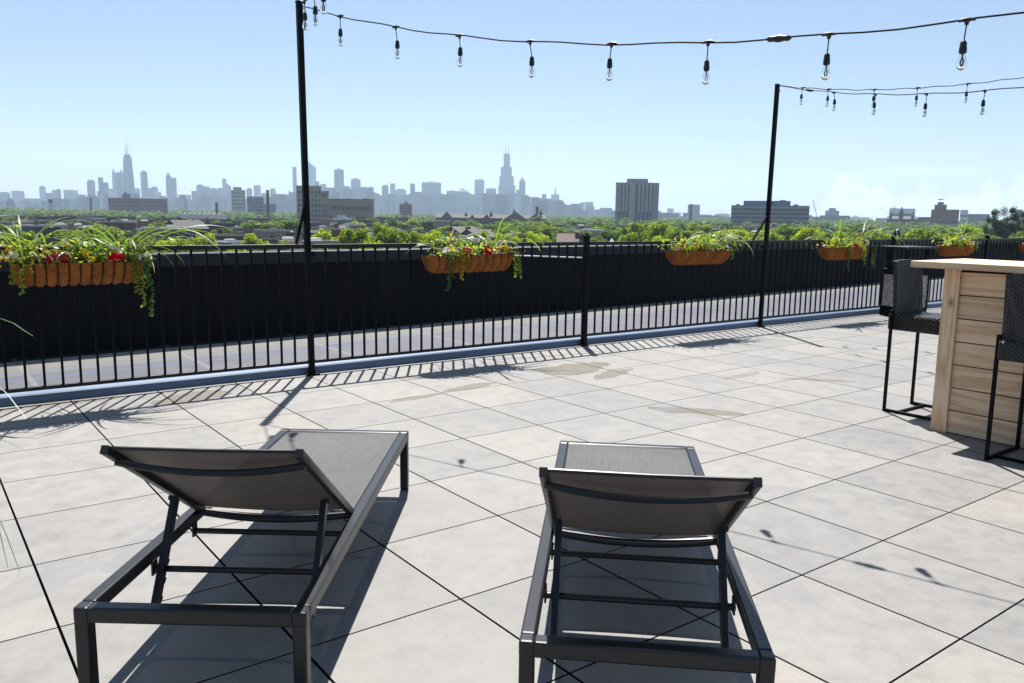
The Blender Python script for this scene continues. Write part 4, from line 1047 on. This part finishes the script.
# small pale block
r, L = bldg('apartment_block', 687.5, 699.5, 1500, 'small pale block with one dark vertical strip, standing beyond the third trough')
h = zat(693, 204.5, 1500); mb = MB(); mb.box((0, 0, 0), (L, 20, h)); mb.build('wall', 'roof_white', r)
mb = MB(); mb.box((L*.16, -.5, 0), (L*.36, -.02, h+.6)); mb.build('dark_strip', 'brick_dark', r)
# banded office block
DT = 900
r, L = bldg('office_block', 731, 809, DT, 'wide office block with pale horizontal bands, crossed by the far light pole')
h = zat(770, 205.5, DT); h2 = zat(770, 200.8, DT)
mb = MB(); mb.box((0, .6, 0), (L, 30, h)); mb.build('wall', 'blue_grey', r)
mb = MB(); mb.box((L*.155, 3, h), (L*.76, 26, h2)); mb.build('upper_storey', 'blue_grey', r)
nb = 6
for i in range(nb):
    z = h*(.16+.84*(i+.55)/nb); mb = MB(); mb.box((-.2, 0, z-.9), (L+.2, .6, z+.35)); mb.build('pale_band', 'concrete_rib', r)
for i in range(nb-1):
    z = h*(.16+.84*(i+.55)/nb)+.4; mb = MB()
    for j in range(26): mb.box((L*(j+.12)/26, .35, z), (L*(j+.88)/26, .59, z+h*.14-1.4))
    mb.build('window_row', 'window', r)
mb = MB(); mb.box((L*.62, 8, h2), (L*.7, 14, h2+1)); mb.box((L*.8, 5, h), (L*.86, 12, h+1.4)); mb.box((L*.06, 5, h), (L*.10, 12, h+1.4)); mb.build('roof_units', 'roof_grey', r)
# hospital-ish hazy blocks on the right
def block(px0, px1, yt, dist, mat, label, cat='building', pent=None, dep=25, wins=True):
    r, L = bldg('city_block', px0, px1, dist, label, cat); h = zat((px0+px1)/2, yt, dist)
    mb = MB(); mb.box((0, 0, 0), (L, dep, h)); mb.build('wall', mat, r)
    if pent: mb = MB(); mb.box((L*pent[0], 3, h), (L*pent[1], dep-4, zat((px0+px1)/2, pent[2], dist))); mb.build('roof_house', mat, r)
    if wins:
        nb_ = max(2, int(h*.5/9)); mb = MB()
        for i in range(nb_): mb.box((L*.06, -.4, h*(.4+.5*i/nb_)), (L*.94, -.04, h*(.4+.5*i/nb_)+h*.22/nb_))
        mb.build('window_bands', 'window', r)
    return r, L, h
block(825, 839, 210.5, 2600, 'blue_grey', 'hazy blue block with narrow top, beyond the fourth trough', pent=(.25, .75, 208))
block(820, 850, 215.5, 2300, 'slate', 'low hazy slab at the foot of the narrow-topped blue block')
block(889, 915, 208.5, 1900, 'white_paint', 'pale blue-white slab behind the green-topped church towers', pent=(.1, .25, 207.5))
r, L = bldg('church', 887, 918, 1300, 'dark stone church with three green copper towers on the skyline', 'church')
h = zat(900, 219, 1300); mb = MB(); mb.box((0, 4, 0), (L, 34, h)); gable(mb, 0, L, 4, 34, h+.02, h+4); mb.build('nave', 'slate', r)
for cx_, yt, w_ in ((.12, 211, 1.9), (.46, 206.5, 2.6), (.84, 211, 1.9)):
    z1 = zat(900, yt, 1300); mb = MB(); mb.box((L*cx_-w_, 0, 0), (L*cx_+w_, w_*2, z1*.80)); tw = mb.build('bell_tower', 'slate', r)
    mb = MB(); mb.lathe([(w_*1.1, z1*.80), (w_*1.05, z1*.86), (w_*.5, z1*.91), (w_*.4, z1*.95), (.15, z1)], 10, T=M.Translation((L*cx_, w_, 0))); mb.build('copper_dome', 'copper', tw)
r, L = bldg('brick_building', 931, 959, 1250, 'bulky dark red brick block with stepped tower and mast on the skyline')
h = zat(945, 209.5, 1250); h2 = zat(938, 204.5, 1250); h3 = zat(938, 202, 1250)
mb = MB(); mb.box((0, 0, 0), (L, 30, h)); mb.build('wall', 'brick_red', r)
mb = MB(); mb.box((L*.1, 3, h), (L*.54, 22, h2)); mb.box((L*.2, 5, h2), (L*.42, 18, h3)); mb.build('stepped_tower', 'brick_red', r)
mb = MB(); mb.tube([(L*.3, 10, h3), (L*.3, 10, h3+4)], .25, 5); mb.box((L*.2, 9.8, h3+3.2), (L*.4, 10.2, h3+4.4)); mb.build('roof_sign', 'roof_grey', r)
windows(r, [L*(.06+.09*i) for i in range(11)], [h*.45, h*.65], 1.6, 3.4)
block(960, 968, 209.8, 1900, 'roof_white', 'pale hazy slab directly beside the dark red brick block')
block(968, 990, 214, 2100, 'slate', 'low hazy block between the red brick block and the dark poplar trees')
block(1014, 1022, 209.5, 1900, 'roof_grey', 'small raised grey block beyond the dark poplar trees')
block(918, 932, 217, 1400, 'brick_dark', 'low dark brick block at the foot of the red brick tower', wins=False)
block(790, 822, 216.5, 2500, 'slate', 'low hazy slab beyond the banded offices')
# white tents and brown-roofed house
r, L = bldg('tiled_house', 557, 580, 175, 'brown tile-roofed house with white-topped chimney just before the capped post', 'house')
h = zat(568, 243, 175); hr = zat(568, 234, 175)
mb = MB(); mb.box((.3, .3, 0), (L-.3, 9.7, h)); mb.build('wall', 'brick_brown', r)
mb = MB(); gable(mb, 0, L, 0, 10, h+.02, hr); mb.build('roof', 'roof_tile', r)
mb = MB(); mb.box((L*.82, 3.2, h-.5), (L*.98, 4.6, hr+.3)); ch = mb.build('chimney', 'brick_brown', r)
mb = MB(); mb.box((L*.80, 3.1, hr+.3), (L, 4.7, hr+.6)); mb.build('chimney_cap', 'white_paint', ch)
r, L = bldg('tent_roof', 607, 646, 190, 'row of white peaked canopies beyond the railing, past the capped post', 'canopy')
h = zat(612, 246.5, 190)
for i, (xx, yt) in enumerate(((.14, 238), (.42, 244), (.66, 243.5), (.88, 243))):
    z1 = zat(612+30*xx, yt+.5, 190); mb = MB(); mb.lathe([(1.5, h), (.7, (h+z1)/2-.2), (.08, z1)], 8, T=M.Translation((L*xx, 3, 0))); pk_ = mb.build('peak', 'white_paint', r)
mb = MB(); mb.box((0, 0, 0), (L, 7, h)); mb.build('wall', 'roof_grey', r)
# water tower
p = D(51.5, 215, 1300); wt = empty('water_tower', (p.x, p.y, GZ), 'dark round water tank on legs above the trees near the frame edge', 'water tower')
z1 = zat(51, 198, 1300); mb = MB(); mb.lathe([(2.4, z1-6.5), (2.6, z1-6), (2.6, z1-1.6), (.1, z1)], 12); mb.build('tank', 'slate', wt)
for a in range(4): mb = MB(); mb.beam((2.6*cos(a*pi/2+.7), 2.6*sin(a*pi/2+.7), 0), (1.9*cos(a*pi/2+.7), 1.9*sin(a*pi/2+.7), z1-6.5), .5, .5); mb.build('leg', 'slate', wt)
# crane
p = D(817, 215, 1500); cr = empty('crane', (p.x, p.y, GZ), 'thin leaning crane jib beside the banded office block', 'crane')
h_a = zat(812, 200, 1500); e_ = D(812, 215, 1500)-p
mb = MB(); mb.beam((e_.x*-.4, e_.y*-.4, 12), (e_.x, e_.y, h_a), .9, .9); mb.build('jib', 'slate', cr)
mb = MB(); mb.box((e_.x*-.4-3, e_.y*-.4-3, 0), (e_.x*-.4+3, e_.y*-.4+3, 12)); mb.build('cab', 'slate', cr)

# ------------------------------------------------------------------ chosen near trees (px, half width, top row, distance)
NT = [(128, 15, 229, 200, 'near2', 'green tree'), (98, 15, 226, 230, 'near2', 'dark green tree'), (150, 13, 238, 160, 'near3', 'bright low tree'), (25, 13, 228, 240, 'near1', 'green tree'), (58, 14, 240, 155, 'near3', 'bright low tree'), (222, 14, 224, 300, 'near2', 'green tree'), (188, 12, 227, 260, 'near2', 'dark green tree'), (338, 13, 233, 180, 'near1', 'bright tree'), (300, 14, 234, 200, 'near2', 'green tree'),
      (8, 17, 222, 175, 'near2', 'dark leafy tree'), (40, 20, 235, 165, 'near2', 'leafy tree'), (76, 26, 219.5, 190, 'near2', 'dark olive tree'), (115, 20, 238, 160, 'near1', 'leafy tree'),
      (172, 22, 233, 165, 'near1', 'bright tree'), (205, 24, 232.5, 172, 'near3', 'bright tree'), (237, 16, 241, 150, 'near1', 'bright low tree'), (250, 12, 229.5, 190, 'near1', 'small bright tree'),
      (262, 26, 217, 330, 'near2', 'broad green tree'), (286, 20, 214.5, 345, 'near2', 'broad green tree'), (262, 12, 238.5, 160, 'near3', 'bright low tree'), (284, 12, 239, 158, 'near3', 'bright low tree'),
      (322, 16, 228, 215, 'near3', 'green tree'), (320, 12, 240, 150, 'near1', 'bright low tree'),
      (355, 22, 222, 165, 'near1', 'bright tree'), (382, 24, 221, 160, 'near3', 'brightest broad tree'), (409, 20, 225, 168, 'near1', 'bright tree'), (433, 20, 229, 175, 'near3', 'bright tree'), (372, 18, 236, 140, 'near1', 'bright low tree'),
      (452, 20, 226, 200, 'near2', 'olive tree'), (480, 19, 225.5, 205, 'near2', 'olive tree'), (506, 22, 229, 175, 'near1', 'bright tree'), (535, 22, 230.5, 172, 'near3', 'bright tree'), (552, 14, 233, 178, 'near1', 'bright tree'),
      (541, 13, 217.5, 430, 'near2', 'round tree'), (566, 18, 221.5, 330, 'near2', 'round dark tree'), (582, 13, 226, 300, 'near2', 'round tree'), (598, 15, 232, 230, 'near2', 'dark round tree'), (589, 9, 241, 170, 'near1', 'bright low bush'),
      (617, 20, 223.5, 250, 'near2', 'green tree'), (643, 22, 218, 255, 'near1', 'green tree'), (632, 18, 231, 200, 'near3', 'bright tree'), (661, 20, 221, 240, 'near3', 'green tree'), (660, 16, 232, 190, 'near1', 'bright tree'), (688, 22, 222, 230, 'near2', 'green tree'), (700, 18, 219, 330, 'near2', 'dark tree'),
      (714, 22, 228, 195, 'near2', 'dark tree'), (738, 22, 224.5, 215, 'near1', 'bright tree'), (748, 14, 236, 170, 'near3', 'low tree'), (775, 15, 230, 190, 'near3', 'bright tree'), (795, 22, 218.5, 260, 'near2', 'dark tree'), (812, 22, 222.5, 225, 'near1', 'bright tree'), (785, 14, 237, 160, 'near1', 'low tree'), (835, 22, 227, 200, 'near1', 'bright tree'),
      (862, 22, 224, 240, 'near2', 'green tree'), (880, 20, 228, 205, 'near3', 'green tree'), (903, 22, 227, 215, 'near2', 'green tree'), (925, 22, 223.5, 250, 'near1', 'bright tree'), (948, 20, 226, 225, 'near2', 'green tree'), (968, 20, 223, 260, 'near3', 'green tree'), (990, 20, 227, 230, 'near2', 'green tree'), (1035, 24, 225, 225, 'near2', 'green tree'),
      (-22, 22, 226, 180, 'near2', 'dark tree'), (1070, 24, 226, 240, 'near1', 'green tree')]
for t in NT: tree_px(*t)
for px, hw, yt in ((996, 15, 208.5), (1008, 16, 206), (1020, 12, 210)): tree_px(px, hw, yt, 300, 'poplar', 'tall dark poplar')

# ------------------------------------------------------------------ houses
houses = {'near': [], 'middle': [], 'far': []}
HP = []
def house(px, dist, w_, d_, hgt_, wall, roof, band, look, gabled=False, rot=0):
    p = D(px, 215, dist)
    if not free(p, max(w_, d_)*.45): return
    placed.append((p.x, p.y, max(w_, d_)*.5))
    r = empty('house', (p.x, p.y, GZ), None, 'house', 'flat-roofed houses of the neighbourhood', rz=rot)
    mb = MB(); mb.box((-w_/2, -d_/2, 0), (w_/2, d_/2, hgt_)); mb.build('wall', wall, r)
    mb = MB()
    if gabled: gable(mb, -w_/2-.3, w_/2+.3, -d_/2-.3, d_/2+.3, hgt_+.01, hgt_+2.6, 'x')
    else: mb.box((-w_/2+.35, -d_/2+.35, hgt_), (w_/2-.35, d_/2-.35, hgt_+.06)); 
    rf = mb.build('roof', roof, r)
    if not gabled:
        mb = MB(); t = .32
        for lo, hi in (((-w_/2, -d_/2, hgt_), (w_/2, -d_/2+t, hgt_+.55)), ((-w_/2, d_/2-t, hgt_), (w_/2, d_/2, hgt_+.55)), ((-w_/2, -d_/2+t, hgt_), (-w_/2+t, d_/2-t, hgt_+.55)), ((w_/2-t, -d_/2+t, hgt_), (w_/2, d_/2-t, hgt_+.55))): mb.box(lo, hi)
        mb.build('roof_edge', random.choice([wall, 'roof_white', 'stone']), r)
    mb = MB(); cx_ = random.uniform(-.3, .3)*w_; mb.box((cx_, d_*.2, hgt_-.2), (cx_+.9, d_*.2+1.2, hgt_+1.7+(1.5 if gabled else 0))); mb.build('chimney', 'brick_dark', rf)
    if band != 'far':
        if not gabled: mb = MB(); cx_ = random.uniform(-.35, .1)*w_; mb.box((cx_, -d_*.2, hgt_+.06), (cx_+2.2, -d_*.2+2, hgt_+1.1)); mb.build('roof_unit', random.choice(['roof_white', 'roof_grey']), rf)
        n_ = max(2, int(w_/2.6)); me = None
        for i in range(n_):
            for z in (hgt_-2.9, hgt_-5.9):
                if me is None: mb = MB(); mb.box((-.5, -.06, 0), (.5, .1, 1.6)); mb.box((-.62, -.1, -.2), (.62, .05, 0), 'stone'); mb.mats = ['window', 'stone']; mb.m = [0]*6+[1]*6; o = mb.build('window', 'window', r); me = o.data
                else: o = bpy.data.objects.new('window', me); COL.objects.link(o); o.parent = r
                o.location = (-w_/2+w_*(i+.5)/n_, -d_/2, z)
    houses[band].append((px, r, look))
rh = random.Random(21); random.seed(21)
def pick():
    wall, nm = rh.choice([('brick_dark', 'dark brick'), ('brick_dark', 'dark brick'), ('brick_red', 'reddish brick'), ('brick_brown', 'brown brick'), ('slate', 'slate-coloured'), ('brick_beige', 'tan brick'), ('stone', 'pale stone')])
    roof, rn = rh.choice([('roof_white', 'white-roofed'), ('roof_white', 'white-roofed'), ('roof_grey', 'grey-roofed'), ('roof_dark', 'dark-roofed')]); return wall, roof, nm, rn
DENS = [(-40, 150, 1.0), (150, 330, .9), (330, 440, .35), (440, 650, .55), (650, 840, .25), (840, 1060, .1)]
for band, (d0_, d1_), n_ in (('near', (150, 240), 30), ('middle', (240, 430), 110), ('far', (430, 900), 170)):
    for i in range(n_):
        px = rh.uniform(-40, 1060)
        if rh.random() > [c for a, b, c in DENS if a <= px <= b][0]*1.1: continue
        dist = rh.uniform(d0_, d1_); wall, roof, nm, rn = pick(); g = rh.random() < .06
        z = {'near': rh.uniform(-6.2, -3.8), 'middle': rh.uniform(-6, -2.8), 'far': rh.uniform(-5, -1.8)}[band]
        house(px, dist, rh.uniform(6, 8.5) if band == 'near' else rh.uniform(7, 12), rh.uniform(9, 13), z-GZ, wall, 'roof_dark' if g else roof, band, f'{rn if not g else "gable-roofed"} {nm} house', g, rot=rh.choice([0, 0, pi/2])+R(8))
# ------------------------------------------------------------------ more trees between the houses
rt = random.Random(33)
for band, (d0_, d1_), n_, (za, zb), kinds in (('middle', (230, 430), 200, (-3.6, -.4), ('mid1', 'mid2', 'mid3', 'mid2')), ('far', (430, 850), 270, (-3.2, 1.0), ('mid2', 'mid3', 'mid4', 'mid2'))):
    for i in range(n_):
        px = rt.uniform(-60, 1085); dist = math.sqrt(rt.uniform(d0_**2, d1_**2)); k_ = rt.choice(kinds)
        if band == 'middle' and 297 < px < 440 and rt.random() < .5: continue
        if px < 300 and rt.random() < .45: continue
        tree(px, rt.uniform(za, zb), dist, rt.uniform(12, 20), k_, band, {'mid1': 'light green tree', 'mid2': 'green tree', 'mid3': 'olive tree', 'mid4': 'dark tree'}[k_])
for b_, word in (('near', 'nearest row'), ('middle', 'middle rows'), ('far', 'farthest rows')):
    autolabel(trees[b_], NEAR_LM, '{look} in the '+word+', {ord} from {a} towards {b}')
    autolabel(houses[b_], NEAR_LM, '{look} in the '+word+', {ord} from {a} towards {b}')

# far woods: nobody could count them
rw = random.Random(44); mb = MB()
for i in range(3200):
    px = rw.uniform(-120, 1150); dist = 780*math.exp(rw.random()**.8*1.5); p = D(px, 215, dist)
    ok = all((x-p.x)**2+(y-p.y)**2 > (q_*.9)**2 for x, y, q_ in placed if q_ > 9)
    if not ok: continue
    hh_ = rw.uniform(9, 15.5)+ (dist-780)*.0055; wr = rw.uniform(5, 9); n_ = 44
    for _ in range(n_):
        d = V((rw.gauss(0, 1), rw.gauss(0, 1), rw.gauss(.3, 1))).normalized(); c = V((p.x+d.x*wr*.9, p.y+d.y*wr*.9, GZ+hh_*.62+d.z*hh_*.36))
        nrm = (d+V((rw.gauss(0, .4), rw.gauss(0, .4), .6))).normalized(); t1 = nrm.orthogonal().normalized(); u_ = nrm.cross(t1); s = rw.uniform(1.2, 2.6)*(1+dist/3500)
        mb.add([tuple(c-t1*s*.5), tuple(c-u_*s*.4), tuple(c+t1*s*.5), tuple(c+u_*s*.4)], [(0, 1, 2, 3)])
MT['far_leaf'] = leafmat('far_leaf', (.038, .072, .016), .45, 0, tcol=(.13, .22, .02))
tag(mb.build('far_woods', 'far_leaf'), 'distant belt of street trees merging into one wood', 'woods', kind='stuff')

# ------------------------------------------------------------------ hazy skyline
sky_items = []
def tower(px0, px1, yt, dist, style='box', look='plain tower', mat=None, masts=(), label=None, dep=None, steps=()):
    a, rz, L = face(px0, px1, dist); z = zat((px0+px1)/2, yt, dist); dep = dep or max(22, min(L, 50))
    r = empty('skyscraper', (a.x, a.y, GZ), label, 'skyscraper', 'hazy towers of the downtown skyline', rz)
    mat = mat or 'tower'
    mb = MB()
    if style == 'box': mb.box((0, 0, 0), (L, dep, z))
    elif style == 'pent':
        mb.box((0, 0, 0), (L, dep, z*.965)); mb.box((L*.2, dep*.2, z*.965), (L*.8, dep*.8, z))
    elif style == 'step':
        mb.box((0, 0, 0), (L, dep, z*.82)); mb.box((L*.12, dep*.1, z*.82), (L*.85, dep*.9, z*.93)); mb.box((L*.25, dep*.25, z*.93), (L*.68, dep*.75, z))
    elif style == 'peak':
        zb = z*.88; mb.box((0, 0, 0), (L, dep, zb)); mb.add([(0, 0, zb), (L, 0, zb), (L, dep, zb), (0, dep, zb), (L*.42, dep/2, z), (L*.5, dep/2, z)], [(0, 1, 5, 4), (1, 2, 5), (2, 3, 4, 5), (3, 0, 4)])
    elif style == 'round':
        zb = z*.965; mb.box((0, 0, 0), (L, dep, zb)); mb.add([(0, 0, zb), (L, 0, zb), (L, dep, zb), (0, dep, zb), (L*.12, dep*.1, z*.985), (L*.88, dep*.1, z*.985), (L*.88, dep*.9, z*.985), (L*.12, dep*.9, z*.985)], [(0, 1, 5, 4), (1, 2, 6, 5), (2, 3, 7, 6), (3, 0, 4, 7), (4, 5, 6, 7)]); mb.box((L*.35, dep*.3, z*.985), (L*.65, dep*.7, z))
    elif style == 'slant':
        mb.add([(0, 0, 0), (L, 0, 0), (L, dep, 0), (0, dep, 0), (0, 0, z), (L, 0, z*.9), (L, dep, z*.9), (0, dep, z)], [(0, 3, 2, 1), (4, 5, 6, 7), (0, 1, 5, 4), (1, 2, 6, 5), (2, 3, 7, 6), (3, 0, 4, 7)])
    elif style == 'taper':
        i = L*.20; mb.add([(0, 0, 0), (L, 0, 0), (L, dep, 0), (0, dep, 0), (i, dep*.2, z*.955), (L-i, dep*.2, z*.955), (L-i, dep*.8, z*.955), (i, dep*.8, z*.955)], [(0, 3, 2, 1), (4, 5, 6, 7), (0, 1, 5, 4), (1, 2, 6, 5), (2, 3, 7, 6), (3, 0, 4, 7)]); mb.box((i*1.35, dep*.25, z*.955), (L-i*1.35, dep*.75, z))
    elif style == 'setback':
        for fx0, fx1, fz in steps: mb.box((L*fx0, dep*fx0*.5, 0), (L*fx1, dep*(1-fx0*.5), z*fz))
    mb.build('shaft', mat, r)
    for fx, ym, rr in masts:
        zt = zat((px0+px1)/2, ym, dist); mb = MB(); mb.tube([(L*fx, dep/2, z*.97), (L*fx, dep/2, (z+zt)/2), (L*fx, dep/2, zt)], [rr, rr*.7, rr*.25], 6); mb.build('mast', mat, r)
    if not label: sky_items.append(((px0+px1)/2, r, look))
    return r
tower(123.5, 137.5, 154.5, 4900, 'taper', mat='tower_dark', masts=((.42, 141, 2.4), (.56, 143, 2.0)), label='tallest hazy tower in the first cluster, tapering upward with two masts')
tower(498, 515, 153.5, 5600, 'setback', mat='tower_dark', masts=((.40, 144, 2.6), (.58, 144.5, 2.4)), steps=((.0, 1.0, .52), (.06, .90, .66), (.13, .78, .80), (.29, .66, 1.0)), dep=70, label='tallest hazy tower of all, rising in stepped blocks to two masts')
TW = [(-6, 2, 193, 'box'), (0, 12, 192, 'pent'), (13, 26, 190.3, 'round'), (26, 41, 198.5, 'box'), (41, 47.5, 186, 'pent'), (47, 53.5, 193, 'box'), (53.5, 58, 190, 'box'), (57.5, 62.5, 189, 'pent'), (65, 79.5, 189.5, 'round'), (79, 87, 194.5, 'box'), (88.8, 97, 179.8, 'pent'),
      (100.3, 105.2, 177.3, 'box'), (105, 110.3, 182.5, 'box'), (98.5, 101, 191, 'box'), (114.2, 118.0, 168.5, 'peak'), (118, 124, 172.5, 'box'), (110.5, 116, 188.5, 'box'), (121.5, 126, 169, 'peak'), (136, 141.5, 188, 'pent'), (142.5, 149.5, 170.7, 'pent'), (149.5, 155, 188, 'box'), (152.5, 159.5, 186.5, 'pent'), (158, 162.3, 192, 'box'),
      (167.4, 173, 172.3, 'peak'), (172, 178, 177.8, 'box'), (178.5, 192, 194, 'round'), (192.5, 198, 191, 'box'), (197.5, 205, 184.5, 'pent'), (204, 211, 186.5, 'box'), (210, 219.5, 188, 'pent'), (219, 223.5, 188, 'box'), (223.6, 227.5, 178.7, 'box'), (227, 232, 183, 'slant'), (247, 253, 188, 'pent'), (254.5, 261.5, 185.3, 'box'), (262, 270, 193, 'box'),
      (270.5, 276.5, 188.2, 'pent'), (276, 290, 194.3, 'box'), (289, 294, 190.5, 'slant'), (293.6, 297.6, 166.8, 'box'), (309, 317, 161.8, 'slant'), (316, 320, 181.5, 'box'), (321, 327, 184, 'box'), (326.5, 335, 187.5, 'box'), (334.8, 344.5, 168.2, 'round'), (343, 347, 184, 'slant'), (351.3, 361, 178.3, 'pent'), (361, 368, 187, 'box'), (367.5, 374, 186.5, 'round'), (373, 380, 191.5, 'slant'),
      (382, 388.7, 184.8, 'pent'), (390.3, 395.5, 183.4, 'box'), (395.5, 406.5, 188.7, 'pent'), (410.2, 415.2, 183.5, 'box'), (406, 421, 194.8, 'box'), (421.7, 441, 181.3, 'round'), (446.5, 457, 190, 'round'), (457, 468.5, 187.7, 'peak'), (468, 475, 192.5, 'slant'), (474.3, 484, 178.8, 'round'), (485.5, 496, 187.6, 'round'), (494.5, 498.5, 194, 'box'),
      (516, 519.5, 189.5, 'box'), (518.8, 525, 177.0, 'peak'), (526, 541.5, 197, 'pent'), (541.5, 546, 194, 'box'), (545, 551, 198.5, 'box'), (550.8, 559, 194.5, 'box'), (560, 571, 205, 'round'), (572, 579, 207, 'slant'), (579.7, 584.5, 202.2, 'box'), (584.8, 593, 202, 'box'), (596, 604, 209.5, 'box'), (603, 610, 207.8, 'pent'), (610, 615, 211, 'box'),
      (667, 673.5, 208, 'round'), (660, 668, 212.5, 'box'), (674, 681, 212.5, 'box'), (715, 730, 213.5, 'pent'), (700, 712, 214.5, 'box'), (848, 870, 217, 'box'), (853, 858, 215, 'peak')]
rs = random.Random(9)
nm_ = {'box': 'flat-topped tower', 'pent': 'tower with roof house', 'round': 'round-shouldered tower', 'slant': 'slant-topped tower', 'peak': 'peaked tower'}
for x0_, x1_, yt, stl in TW:
    ms = ()
    if (x0_, stl) == (474.3, 'round'): ms = ((.25, 174.5, 1.6), (.72, 174, 1.6))
    if x0_ == 309: ms = ((.2, 153.5, 1.8),)
    if x0_ == 550.8: ms = ((.5, 187.2, 7),)
    if x0_ == 382: ms = ((.85, 179, 1.2),)
    tower(x0_, x1_, yt, rs.uniform(4700, 5900), stl, nm_[stl], rs.choice(['tower', 'tower', 'tower_dark']), ms)
ENV = [(-30, 199), (60, 199), (110, 193), (160, 197), (200, 194), (260, 197), (300, 191), (345, 187), (400, 192), (450, 193), (500, 192), (545, 199), (590, 208), (650, 213), (720, 215), (1100, 222)]
px = -30
while px < 1050:
    wd_ = rs.uniform(7, 15) if px < 600 else rs.uniform(12, 26)
    for (a, ya), (b, yb) in zip(ENV, ENV[1:]):
        if a <= px <= b: ye = ya+(yb-ya)*(px-a)/(b-a)
    if px < 840 or rs.random() < .5: tower(px, px+wd_, ye+rs.uniform(-1.5, 5.5 if px < 590 else 3.0), rs.uniform(3300, 4600) if px < 600 else rs.uniform(2600, 3600), rs.choice(['box', 'pent', 'box', 'step']), 'lower block', rs.choice(['tower', 'tower', 'tower_light', 'tower_dark']))
    px += wd_*rs.uniform(.5, .85)
autolabel(sky_items, SKY_LM, 'hazy {look} of the skyline, {ord} from {a} towards {b}')

# ------------------------------------------------------------------ the air
mb = MB(); S_ = 11400
mb.box((-S_, -S_, GZ-1), (S_, S_, 640))
def hazemat():
    m = bpy.data.materials.new('haze_air'); m.use_nodes = True; nt = m.node_tree; nt.nodes.clear()
    o = nt.nodes.new('ShaderNodeOutputMaterial'); v = nt.nodes.new('ShaderNodeVolumePrincipled')
    v.inputs['Color'].default_value = (.62, .785, 1.0, 1); v.inputs['Density'].default_value = HAZE; v.inputs['Anisotropy'].default_value = 0.25
    nt.links.new(v.outputs[0], o.inputs['Volume']); return m
HAZE = 1.0e-4
MT['haze'] = hazemat()
tag(mb.build('haze', 'haze'), 'summer haze over the city', 'haze', kind='stuff')
